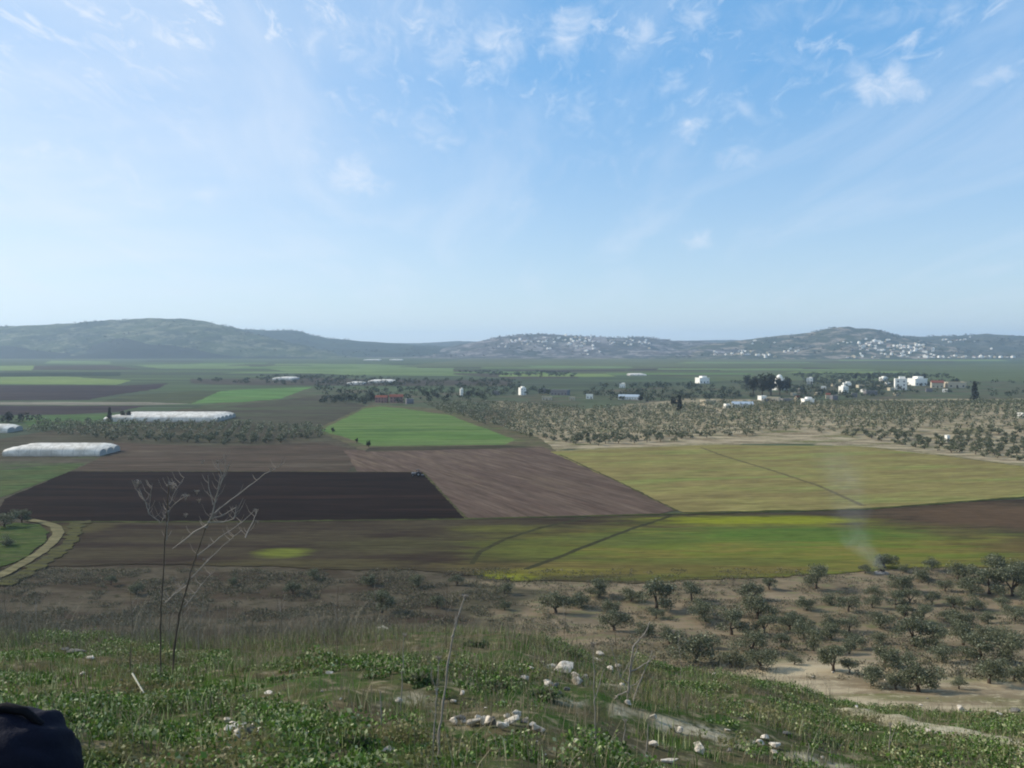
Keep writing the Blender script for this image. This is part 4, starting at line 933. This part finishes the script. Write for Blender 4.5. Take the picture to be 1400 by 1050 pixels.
pp = np.array(PATHPTS[::4])
keep &= (np.min((x[:, None] - pp[None, :, 0]) ** 2 + (y[:, None] - pp[None, :, 1]) ** 2, axis=1) > .68 ** 2)
xg, yg, gg = x[keep], y[keep], (green - dryc)[keep]
zg = H(xg, yg)
tall = np.clip(.05 + gg * .10 + np.clip(fbm(xg / 1.1 + 30, yg / 1.1, 3), 0, 1) * .95, .03, .42)
K = 15
n = len(xg); rp = lambda a: np.repeat(a, K)
ang = rng.random(n * K) * 6.283; rad = rng.random(n * K) ** .6 * rp(.05 + tall * .45); hh_ = rng.random(n * K) ** .7 * rp(tall)
cent = np.stack([rp(xg) + np.cos(ang) * rad, rp(yg) + np.sin(ang) * rad, rp(zg) + hh_ + .01], 1)
lsz = rng.uniform(.010, .026, n * K) * (1 + .5 * (rng.random(n * K) > .9))
Vw, Fw = leaf_quads(cent, lsz, 1.1, .75)
tag(meshobj('weeds', npmesh('weeds', Vw, Fw, weed)), 'dense green leafy weeds covering the near bank', kind='stuff')
# short dry blades
def blades(xb, yb, hb, wb, lean, mt, name, label):
    zb = H(xb, yb); n_ = len(xb); a = rng.random(n_) * 6.283; la = rng.random(n_) * 6.283; ln_ = rng.random(n_) * lean * hb
    dx, dy = np.cos(a) * wb, np.sin(a) * wb
    base = np.stack([xb, yb, zb - .02], 1); wv = np.stack([dx, dy, np.zeros(n_)], 1)
    md = base + np.stack([np.cos(la) * ln_ * .35, np.sin(la) * ln_ * .35, hb * .6], 1); tp = base + np.stack([np.cos(la) * ln_, np.sin(la) * ln_, hb], 1)
    V_ = np.stack([base - wv, base + wv, md + wv * .7, md - wv * .7, tp - wv * .25, tp + wv * .25], 1).reshape(-1, 3)
    b0 = np.arange(n_) * 6
    Fc = np.concatenate([np.stack([b0, b0 + 1, b0 + 2, b0 + 3], 1), np.stack([b0 + 3, b0 + 2, b0 + 5, b0 + 4], 1)])
    return tag(meshobj(name, npmesh(name, V_, Fc, mt)), label, kind='stuff')
x, y = area_points(46000)
dr = fbm(x / 1.3 + 60, y / 1.3, 4) + .45 * np.exp(-((x / y * F + CX - 400) / 180) ** 2) * sstep(13, 18, y) + .12 * np.exp(-((x / y * F + CX - 800) / 220) ** 2) - .02
kp = dr > -.01
blades(x[kp], y[kp], rng.uniform(.08, .36, kp.sum()), .004, .7, straw, 'dry_grass', 'short dry grass between the green weeds')
x, y = area_points(60000)
kp = fbm(x / 1.1 + 90, y / 1.1, 4) > .0
blades(x[kp], y[kp], rng.uniform(.08, .26, kp.sum()), .007, .5, weed, 'green_grass', 'tufts of green grass among the weeds')
x, y = area_points(2600)
kp = (fbm(x / 1.5 + 44, y / 1.5, 3) > -.03) & (y > 7)
blades(x[kp], y[kp], rng.uniform(.25, .75, kp.sum()), .0035, .5, straw, 'dead_stalks', 'thin dead stalks scattered through the weeds of the bank')
# thin standing dry stalks on the brow of the bank
n = 14000
y = rng.uniform(19, 30, n); fx = np.where(rng.random(n) < .72, rng.uniform(-120, 520, n), rng.uniform(400, 1150, n)); x = (fx - CX) / F * y
kp = fbm(x / 1.6 + 20, y / 1.6, 4) > -.06
hb = rng.uniform(.2, .95, n) ** 1.6 * (1 + .3 * (fx < 400))
dstalk = leafmat('dry_stalk', srgb(110, 104, 88), srgb(150, 144, 124), None, .1)
blades(x[kp], y[kp], hb[kp], .0042, .9, dstalk, 'dry_stalks', 'haze of thin dry stalks standing along the brow of the bank')
# low brush over the brown slope beyond the brow
n = 56000
y = rng.uniform(104, 190, n); fx = rng.uniform(-250, 1650, n); x = (fx - CX) / F * y
pr = np.where(fx < 700, .95, .38)
kp = (fbm(x / 6 + 3, y / 6, 4) > -.02) & (rng.random(n) < pr)
x, y = x[kp], y[kp]; n = len(x); K = 12
cent = np.stack([np.repeat(x, K), np.repeat(y, K), np.repeat(H(x, y), K)], 1) + np.stack([rng.normal(0, .35, n * K), rng.normal(0, .35, n * K), rng.random(n * K) * np.repeat(rng.uniform(.15, .7, n), K)], 1)
Vb, Fb = leaf_quads(cent, rng.uniform(.07, .19, n * K), 1.4, .5)
tag(meshobj('dry_brush', npmesh('dry_brush', Vb, Fb, leafmat('brush', srgb(58, 54, 42, 1.1), srgb(128, 120, 98, 1.5), srgb(82, 92, 58, 1.3), .15))), 'low dry brush and weeds scattered over the brown slope', kind='stuff')

# ------------------------------------------------------------------ stones
stone_m = mat('limestone', lambda k, p_: (k.mix(k.rng(k.noise(p_, 9, 6, .65), .35, .65), srgb(226, 214, 196, 1.25), srgb(176, 164, 146, 1.2)), k.noise(p_, 25, 5, .7)), .95, .05, bump=.02)
stone_g = mat('grey_stone', lambda k, p_: (k.mix(k.rng(k.noise(p_, 9, 6, .65), .35, .65), srgb(150, 146, 138, .9), srgb(112, 108, 100, .9)), k.noise(p_, 25, 5, .7)), .95, .05, bump=.02)
def rock(px, py, wpx, hf, label, grey=False, seed=0, group=None):
    p_ = at(px, py); r_ = wpx * p_.y / F / 2; rr = random.Random(seed)
    bm = bmesh.new()
    for _ in range(11):
        v = Vector((rr.gauss(0, 1), rr.gauss(0, 1), rr.gauss(0, 1))).normalized() * rr.uniform(.8, 1.1)
        bm.verts.new((v.x * r_, v.y * r_ * .8, v.z * r_ * hf))
    ch = bmesh.ops.convex_hull(bm, input=bm.verts[:])
    bmesh.ops.delete(bm, geom=[v for v in bm.verts if not v.link_faces], context='VERTS')
    bmesh.ops.bevel(bm, geom=bm.edges[:], offset=r_ * .05, segments=1, affect='EDGES')
    o = bmobj('rock', bm, stone_g if grey else stone_m); o.location = (p_.x, p_.y, p_.z + r_ * hf * .45 + .03)
    tag(o, label, 'rock', group)
for i, q in enumerate(rocks):
    g_q = isinstance(q[5], str) if len(q) > 5 else False
    rock(*q[:4], q[4], (len(q) > 5 and not g_q) or (g_q and i % 4 == 0), i * 7 + 3, q[4].replace('small broken pale stone', 'small broken stones').replace('small broken stone strewn', 'small stones strewn') if g_q else None)
for i in range(70):
    px, py = random.uniform(-30, 1430), random.uniform(905, 1075)
    rock(px, py, random.uniform(4, 8), .6, 'tiny pale pebble lying among the weeds of the bank', random.random() < .35, 900 + i, 'pebbles strewn over the near bank')
# clods of earth
# ------------------------------------------------------------------ tall dry plants
stalk_m = leafmat('stem_bark', srgb(132, 124, 114, 1.2), srgb(156, 148, 138, 1.2), None, .0)
twig_m = leafmat('twig_bark', srgb(104, 96, 88, 1.1), srgb(126, 118, 108, 1.1), None, .0)
stalk_d = leafmat('stem_dark', srgb(86, 76, 66), srgb(100, 90, 78), None, .0)
def plant(name, foot, stems, label, umbels=(), thick=.010, cat='dry plant'):
    base = at(*foot); D = base.y; o = empty(name, base)
    def P3(px, py, dd=0): return Vector((at_plane(px, py, D + dd))) - base
    for st in stems:
        pts = st['p']; dd = st.get('d', 0); A = Acc(); n_ = len(pts)
        P_ = [P3(px, py, dd * i / max(1, n_ - 1)) for i, (px, py) in enumerate(pts)]
        if st.get('root'): P_[0] = Vector((P_[0].x, P_[0].y, P_[0].z - .1))
        sm = []
        for a, b in zip(P_[:-1], P_[1:]):
            for j in range(4): sm.append(a.lerp(b, j / 4) + Vector((random.gauss(0, .004), random.gauss(0, .006), random.gauss(0, .003))))
        sm.append(P_[-1]); t0 = st.get('t', 1.0) * thick * (1.0 if foot[1] < 930 else 1.25)
        A.tube(sm, [t0 * (1 - .6 * i / len(sm)) * (1.35 if i % 4 == 0 else 1) for i in range(len(sm))], 6)
        meshobj(st.get('n', 'branch'), A.mesh('stem', stalk_d if st.get('dark') else stalk_m, True), o)
    if len(stems) > 6:                                 # fine side twigs
        for st in stems:
            pts = st['p']; dd = st.get('d', 0)
            for q_ in range(5):
                a_ = random.randrange(len(pts) - 1); f_ = random.random(); bx_ = pts[a_][0] * (1 - f_) + pts[a_ + 1][0] * f_; by_ = pts[a_][1] * (1 - f_) + pts[a_ + 1][1] * f_
                if by_ > 850: continue
                L_ = random.uniform(6, 18) * random.choice((-1, 1)); A = Acc(); A.tube([P3(bx_, by_, dd * .6), P3(bx_ + L_ * .5, by_ - abs(L_) * .45, dd + .1), P3(bx_ + L_ * .8, by_ - abs(L_) * 1.15, dd + .2)], [thick * .35, thick * .27, thick * .16], 4)
                meshobj('twig', A.mesh('twig', twig_m, True), o)
    for (px, py, s, dd) in umbels:                     # dried flower heads: rays ending in little tufts
        c = P3(px, py, dd); A = Acc(); rt = c - Vector((0, 0, .09 * s))
        for j in range(14):
            an = j * 2.4; q = .055 * s * math.sqrt((j + 1) / 14); e = c + Vector((math.cos(an) * q, math.sin(an) * q, random.uniform(-.012, .015) * s))
            A.tube([rt, (rt + e) / 2 + Vector((0, 0, .004)), e], [.0022, .0018, .0018], 3)
            cc = np.array([tuple(e)] * 5) + rng.normal(0, .009 * s, (5, 3)); A.add(*leaf_quads(cc, .009 * s))
        meshobj('seed_head', A.mesh('seed_head', stalk_m), o)
    return tag(o, label, cat)
def at_plane(px, py, D):
    dx = (px - CX) / F; dz = -(py - CY) / F
    dy = math.cos(PITCH) + math.sin(PITCH) * dz; t = D / dy
    return (dx * t, D, CAMZ + (-math.sin(PITCH) + math.cos(PITCH) * dz) * t)
S = lambda p, **k: dict(p=p, **k)
plant('dry_stalk', (219, 925), [S([(219, 925), (219, 860), (222, 800), (226, 740), (229, 690), (231, 664)], n='stem', root=1, dark=1, t=1.1), S([(227, 705), (220, 715), (203, 702)], t=.5), S([(229, 700), (240, 688), (254, 678)], t=.5), S([(204, 703), (200, 690), (190, 668)], t=.6), S([(228, 738), (229, 715), (231, 700)], t=.5), S([(226, 824), (240, 810), (252, 798)], t=.6), S([(231, 690), (240, 670), (252, 652)], t=.3, d=.2), S([(203, 700), (205, 680), (208, 662)], t=.35)],
      'tall straight dried fennel stalk with flat seed heads at left', [(187, 659, 1.1, 0), (235, 662, 1.2, 0), (254, 677, .9, 0), (229, 700, .6, 0), (269, 671, .7, .2), (272, 683, .6, .2), (254, 703, .6, .1)], .012)
plant('dry_stalk', (237, 925), [S([(235, 928), (238, 885), (245, 840), (256, 800), (265, 768), (273, 745), (281, 722)], n='stem', root=1, dark=1, t=1.3), S([(281, 722), (290, 705), (295, 680), (303, 658), (312, 640)], t=.9), S([(283, 718), (265, 728), (250, 740), (236, 750)], t=.9), S([(284, 714), (305, 714), (320, 709)], t=.8), S([(286, 710), (304, 705), (322, 694)], t=.7), S([(289, 704), (310, 688), (340, 665), (362, 648), (385, 636)], t=.6, d=.3),
      S([(292, 690), (286, 670), (284, 650)], t=.5), S([(298, 668), (302, 650), (297, 632)], t=.5), S([(303, 658), (308, 640), (306, 622)], t=.4), S([(262, 790), (285, 765), (310, 742), (330, 725)], t=.5, d=.4), S([(256, 800), (240, 812), (226, 824)], t=.5), S([(270, 760), (300, 735), (330, 715), (350, 696)], t=.5, d=.5), S([(335, 735), (345, 715), (351, 700)], t=.5, d=.4), S([(252, 830), (275, 800), (290, 782)], t=.4, d=.4), S([(320, 709), (322, 700), (323, 690)], t=.5)],
      'tall bent dried plant with forking pale branches at left', [(277, 631, .6, 0), (297, 630, .6, 0), (312, 637, .6, 0), (291, 702, .8, 0), (350, 697, .8, .5), (352, 712, .6, .4), (370, 640, .7, .3), (279, 764, .6, 0)], .015)
plant('dry_stalk', (598, 1046), [S([(598, 1052), (600, 1010), (606, 960), (612, 910), (619, 870), (628, 838), (636, 814)], n='stem', root=1, t=1.0), S([(600, 1015), (603, 985), (604, 960)], t=.5), S([(619, 870), (622, 850), (624, 838)], t=.5)], 'slender pale dried stem leaning right at bottom centre', [(636, 814, .5, 0)], .0085)
plant('dry_stalk', (590, 1050), [S([(590, 1056), (593, 1000), (597, 950), (600, 900)], n='stem', root=1, t=.7), S([(597, 950), (590, 925), (588, 905)], t=.4)], 'short dried stem just left of the slender leaning stem', [(600, 898, .4, 0)], .007)
plant('dry_stalk', (546, 985), [S([(547, 990), (549, 940), (551, 900), (553, 868)], n='stem', root=1, t=.7)], 'thin upright dried stem left of the bottom centre stems', [(553, 867, .5, 0)], .008)
plant('dry_stalk', (814, 1046), [S([(814, 1056), (814, 1010), (813, 960), (812, 920), (811, 880)], n='stem', root=1, t=.8), S([(813, 960), (820, 935), (826, 915)], t=.5)], 'thin straight dried stem left of the dry branching plant', [(811, 879, .5, 0)], .007)
plant('dry_stalk', (856, 962), [S([(857, 966), (859, 940), (862, 915), (865, 885), (880, 868), (889, 850)], n='stem', root=1, t=1), S([(862, 918), (875, 912), (888, 904), (894, 898)], t=.7), S([(860, 935), (848, 925), (842, 905), (836, 885)], t=.6), S([(866, 958), (876, 930), (886, 905), (892, 890)], t=.7), S([(857, 945), (845, 950), (835, 962), (822, 972)], t=.7), S([(862, 915), (870, 890), (874, 870)], t=.5), S([(848, 925), (858, 910), (872, 890)], t=.4), S([(859, 940), (870, 935), (880, 925)], t=.5)],
      'dry branching thistle with pale twigs right of centre', [(880, 868, .6, 0), (894, 897, .5, 0), (921, 862, .6, .2)], .011)
plant('dry_stalk', (853, 1040), [S([(853, 1050), (854, 1010), (855, 985)], n='stem', root=1, t=.9)], 'short dried stem standing below the branching thistle', [(855, 984, .5, 0)], .007)
plant('dry_stalk', (884, 1036), [S([(883, 1048), (884, 1015), (886, 990)], n='stem', root=1, t=.9)], 'short dark dried stem right below the branching thistle', [], .008)
plant('dry_stalk', (1105, 1046), [S([(1104, 1056), (1105, 1030), (1106, 1016)], n='stem', root=1, t=.9)], 'dark thin stem on the bare soil at the bottom', [], .008)
plant('dry_stalk', (1215, 1040), [S([(1215, 1050), (1216, 1015), (1217, 990)], n='stem', root=1, t=.9), S([(1216, 1020), (1221, 1005), (1224, 995)], t=.5)], 'pale dried stem standing below the dirt path', [(1217, 989, .6, 0)], .009)
plant('dry_stalk', (1112, 950), [S([(1112, 950), (1115, 930), (1117, 915)], n='stem', root=1, t=.9), S([(1113, 940), (1108, 928), (1104, 918)], t=.7)], 'pale forked dried stem at the lower edge of the orchard', [], .014)
plant('dry_stalk', (178, 925), [S([(178, 925), (178, 900), (179, 878)], n='stem', root=1, t=.9, dark=1)], 'short dark stem left of the tall fennel stalk', [], .010)
plant('dry_stalk', (520, 1000), [S([(520, 1003), (521, 970), (520, 945)], n='stem', root=1, t=.9)], 'thin dried stem in the weeds left of the white pebble', [], .008)
# twenty more thin stems on the brow: one of each sort, then copies
thin = []
for v_ in range(3):
    o = empty('dry_stalk', (0, 0, 0)); A = Acc(); h_ = 1.3
    A.tube([(0, 0, -.1), (.02, 0, h_ * .35), (.06 * (v_ - 1), .02, h_ * .7), (.10 * (v_ - 1), .03, h_)], [.008, .007, .005, .003], 5); meshobj('stem', A.mesh('stem', stalk_d if v_ else stalk_m, True), o)
    for k_ in range(3):
        A = Acc(); s_ = random.choice((-1, 1)); z = h_ * (.5 + .14 * k_); A.tube([(.05 * (v_ - 1), 0, z), (s_ * .08, .02, z + .12), (s_ * .12, .03, z + .28)], [.004, .003, .002], 4); meshobj('branch', A.mesh('branch', stalk_m, True), o)
    thin.append(o)
for i in range(26):
    o = thin[i] if i < 3 else copy_tree(thin[i % 3]); px = random.choice([random.uniform(-20, 460), random.uniform(-20, 460), random.uniform(430, 1000)])
    yy_ = random.uniform(17, 25); xx_ = (px - CX) / F * yy_; o.location = (xx_, yy_, float(H(xx_, yy_))); s = random.uniform(.5, 1.15); o.scale = (s, s, s); o.rotation_euler.z = random.uniform(0, 6)
    tag(o, 'thin dried weed stem standing on the brow of the bank', 'dry plant', 'thin dried stems along the brow')
# pale stick
a = at(205, 962); b = Vector(at_plane(181, 921, a.y + .6))
A = Acc(); A.tube([a, a.lerp(b, .35), a.lerp(b, .75), b], [.009, .010, .011, .013], 8)
st_o = meshobj('stick', A.mesh('stick', plain('pale_wood', srgb(214, 208, 186, .9), var=.1), True)); tag(st_o, 'pale bleached stick poking out of the weeds at left', 'stick')
# low bushes near the brow
for (px, py, wd, hp, lb) in [(650, 885, 30, 16, 'low dark green bush on the bank crest left of centre'), (573, 935, 36, 22, 'dark leafy bush on the bank left of the slender stem'), (675, 942, 40, 14, 'flat dark green bush right of the slender stem'), (487, 1024, 40, 22, 'dark hollow leafy bush near the bottom left of centre'), (780, 900, 30, 20, 'thin weedy bush behind the large boulder'), (745, 955, 34, 16, 'low dark bush left of the large boulder')]:
    p = at(px, py); w_ = wd * p.y / F / 2; h_ = hp * p.y / F; n_ = 700
    c = rng.normal(size=(n_, 3)); c /= np.linalg.norm(c, axis=1)[:, None]; c *= rng.random((n_, 1)) ** .4; c = c * np.array([w_, w_ * .8, h_ / 2]) * (1 + .3 * rng.normal(size=(n_, 1))); c[:, :2] *= 1 + .5 * np.sin(3 * np.arctan2(c[:, 1], c[:, 0]))[:, None]; c[:, 2] = np.abs(c[:, 2]) * (.6 + .5 * rng.random(n_))
    V_, Fc = leaf_quads(c, rng.uniform(.02, .04, n_), .5, .6)
    o = empty('bush', p); meshobj('foliage', npmesh('foliage', V_, Fc, leafmat('bush_leaf', srgb(54, 72, 38, 1.3), srgb(84, 102, 56, 1.4), srgb(120, 124, 90, 1.3), .2)), o)
    A = Acc()
    for k_ in range(6): an = k_ * 1.05; A.tube([(0, 0, -.05), (math.cos(an) * w_ * .4, math.sin(an) * w_ * .3, h_ * .4), (math.cos(an) * w_ * .7, math.sin(an) * w_ * .5, h_ * .7)], [.012, .008, .004], 5)
    meshobj('stem', A.mesh('stem', stalk_d, True), o); tag(o, lb, 'bush')

# ------------------------------------------------------------------ dark navy bag at the corner
navy = mat('navy_cloth', lambda k, p_: (k.mix(k.noise(p_, 3, 4), srgb(20, 22, 38), srgb(26, 28, 44)), k.math('ADD', k.noise(p_, 5, 3), k.math('MULTIPLY', k.noise(p_, 90, 2), .15))), .85, .15, bump=.03)
black = plain('black_cloth', srgb(12, 13, 20), .8, .15)
D0 = 5.6
cx_, _, top_ = at_plane(14, 966, D0); rt_ = at_plane(98, 1012, D0)[0]
gz = float(H(cx_, D0)); hb_ = top_ - gz; wb_ = rt_ - cx_ + .03
bag = empty('bag', (cx_, D0, gz))
bm = bmesh.new(); bmesh.ops.create_uvsphere(bm, u_segments=48, v_segments=32, radius=1)
for v in bm.verts:
    c = v.co.copy(); s_ = lambda q, e: math.copysign(abs(q) ** e, q)
    rx = s_(c.x, .85); z = s_(c.z, .8)
    wr = .05 * (float(vnoise(c.x * 4 + 5, c.z * 5 + c.y * 3)) - .5) * 2 + .035 * (float(vnoise(c.x * 3 + c.z * 9 + 5, c.z * 3 + 9)) - .5) * 2
    v.co = (rx * wb_ * (1 + wr) * (1.0 if z < 0 else 1 - .10 * z), s_(c.y, .9) * .32 * (1 + wr), (z * .5 + .5) * hb_ * (1 + wr * .5) - .03)
bmobj('body', bm, navy, bag, True)
A = Acc(); A.tube([(-wb_ * .55, -.05, hb_ * .90), (-wb_ * .3, -.05, hb_ * 1.0), (0, -.05, hb_ * 1.02), (wb_ * .3, -.05, hb_ * .985), (wb_ * .55, -.05, hb_ * .88)], [.02, .03, .034, .03, .02], 8); meshobj('handle', A.mesh('handle', black, True), bag)
tag(bag, 'dark navy rounded cloth bag cut off by the lower left corner', 'bag')

# ------------------------------------------------------------------ smoke from a small fire in the orchard
fp = at(1205, 784)
ash = empty('brush_heap', fp); A = Acc()
for k_ in range(60):
    an = random.uniform(0, 6.28); q = random.uniform(0, 1.3); A.tube([(q * math.cos(an), q * math.sin(an), -.05), (q * .6 * math.cos(an + 1), q * .6 * math.sin(an + 1), random.uniform(.3, 1.1))], [.05, .02], 4)
meshobj('twigs', A.mesh('twigs', plain('burnt', srgb(40, 34, 36)), False), ash)
bm = bmesh.new(); bmesh.ops.create_icosphere(bm, subdivisions=3, radius=1)
for v in bm.verts: n_ = 1 + .5 * float(fbm(v.co.x * 2 + 3, v.co.y * 2 + v.co.z, 3)); v.co = (v.co.x * 1.7 * n_, v.co.y * 1.3 * n_, max(-.1, v.co.z * .5 * n_))
bmobj('ash_pile', bm, plain('ash', srgb(150, 144, 136)), ash, True)
tag(ash, 'smouldering dark brush heap with white smoke in the orchard', 'brush heap')
axis = [(1203, 772, 16), (1190, 762, 22), (1176, 748, 28), (1165, 725, 34), (1164, 700, 36), (1158, 670, 40), (1150, 640, 46), (1146, 610, 52), (1144, 585, 56)]
pts3 = [Vector(at_plane(px, py, fp.y + 1.5 * i)) for i, (px, py, r_) in enumerate(axis)]
rad3 = [r_ * fp.y / F for (_, _, r_) in axis]
A = Acc(); A.tube([pts3[0] - Vector((0, 0, 1.0))] + pts3, [rad3[0] * .6] + [q * 1.15 for q in rad3], 20)
sm = A.mesh('smoke', None if False else plain('tmp', (1, 1, 1)), True)
# close the two ends
bm = bmesh.new(); bm.from_mesh(sm); bmesh.ops.holes_fill(bm, edges=[e for e in bm.edges if e.is_boundary]); bmesh.ops.recalc_face_normals(bm, faces=bm.faces); bm.to_mesh(sm); bm.free()
sm.materials.clear()
smm = bpy.data.materials.new('smoke_air'); smm.use_nodes = True; k = N(smm.node_tree); k.n.clear()
pos = k.new('ShaderNodeNewGeometry').outputs['Position']
ps = k.new('ShaderNodeSeparateXYZ'); k.put(ps.inputs[0], pos)
fc1 = k.new('ShaderNodeFloatCurve'); fc2 = k.new('ShaderNodeFloatCurve'); fcr = k.new('ShaderNodeFloatCurve')
z0, z1 = pts3[0].z - 1, pts3[-1].z
tz = k.rng(ps.outputs[2], z0, z1, 0, 1, False)
for fc, vals in ((fc1, [p_.x for p_ in pts3]), (fc2, [p_.y for p_ in pts3]), (fcr, rad3)):
    lo, hi_ = min(vals) - 1, max(vals) + 1; cv = fc.mapping.curves[0]
    tt = [(p_.z - z0) / (z1 - z0) for p_ in pts3]
    cv.points[0].location = (0, (vals[0] - lo) / (hi_ - lo)); cv.points[1].location = (1, (vals[-1] - lo) / (hi_ - lo))
    for t_, v_ in list(zip(tt, vals))[1:-1]: cv.points.new(t_, (v_ - lo) / (hi_ - lo))
    fc.mapping.update(); k.put(fc.inputs['Value'], tz); fc['lo'] = lo; fc['hi'] = hi_
ax = k.math('MULTIPLY_ADD', fc1.outputs[0], fc1['hi'] - fc1['lo'], fc1['lo']); ay = k.math('MULTIPLY_ADD', fc2.outputs[0], fc2['hi'] - fc2['lo'], fc2['lo']); ar = k.math('MULTIPLY_ADD', fcr.outputs[0], fcr['hi'] - fcr['lo'], fcr['lo'])
dx_ = k.math('SUBTRACT', ps.outputs[0], ax); dy_ = k.math('SUBTRACT', ps.outputs[1], ay)
dd = k.math('DIVIDE', k.math('SQRT', k.math('ADD', k.math('MULTIPLY', dx_, dx_), k.math('MULTIPLY', dy_, dy_))), ar)
fall = k.rng(dd, .1, 1.0, 1, 0); nz = k.rng(k.noise(pos, .22, 5, .6, .8), .35, .65, .25, 1.5)
dn = k.math('MULTIPLY', k.math('MULTIPLY', fall, nz), k.rng(tz, 0, .25, .07, .013, False)); dn = k.math('MULTIPLY', dn, k.rng(tz, .55, .97, 1, 0))
vol = k.new('ShaderNodeVolumePrincipled'); vol.inputs['Color'].default_value = (.80, .86, .95, 1); k.put(vol.inputs['Density'], dn); vol.inputs['Anisotropy'].default_value = .2
mo = k.new('ShaderNodeOutputMaterial'); k.l.new(vol.outputs[0], mo.inputs['Volume']); sm.materials.append(smm)
tag(meshobj('smoke', sm), 'thin bluish smoke rising from the brush heap', kind='stuff')

# ------------------------------------------------------------------ haze
hzm = bpy.data.materials.new('haze_air'); hzm.use_nodes = True; k = N(hzm.node_tree); k.n.clear()
vol = k.new('ShaderNodeVolumePrincipled'); vol.inputs['Color'].default_value = (.62, .80, 1, 1); vol.inputs['Density'].default_value = 0.90e-4; vol.inputs['Anisotropy'].default_value = .25
mo = k.new('ShaderNodeOutputMaterial'); k.l.new(vol.outputs[0], mo.inputs['Volume'])
bm = bmesh.new(); box(bm, -21000, 21000, -400, 16000, -12, 330); tag(bmobj('haze', bm, hzm), 'pale blue haze over the whole valley', kind='stuff')
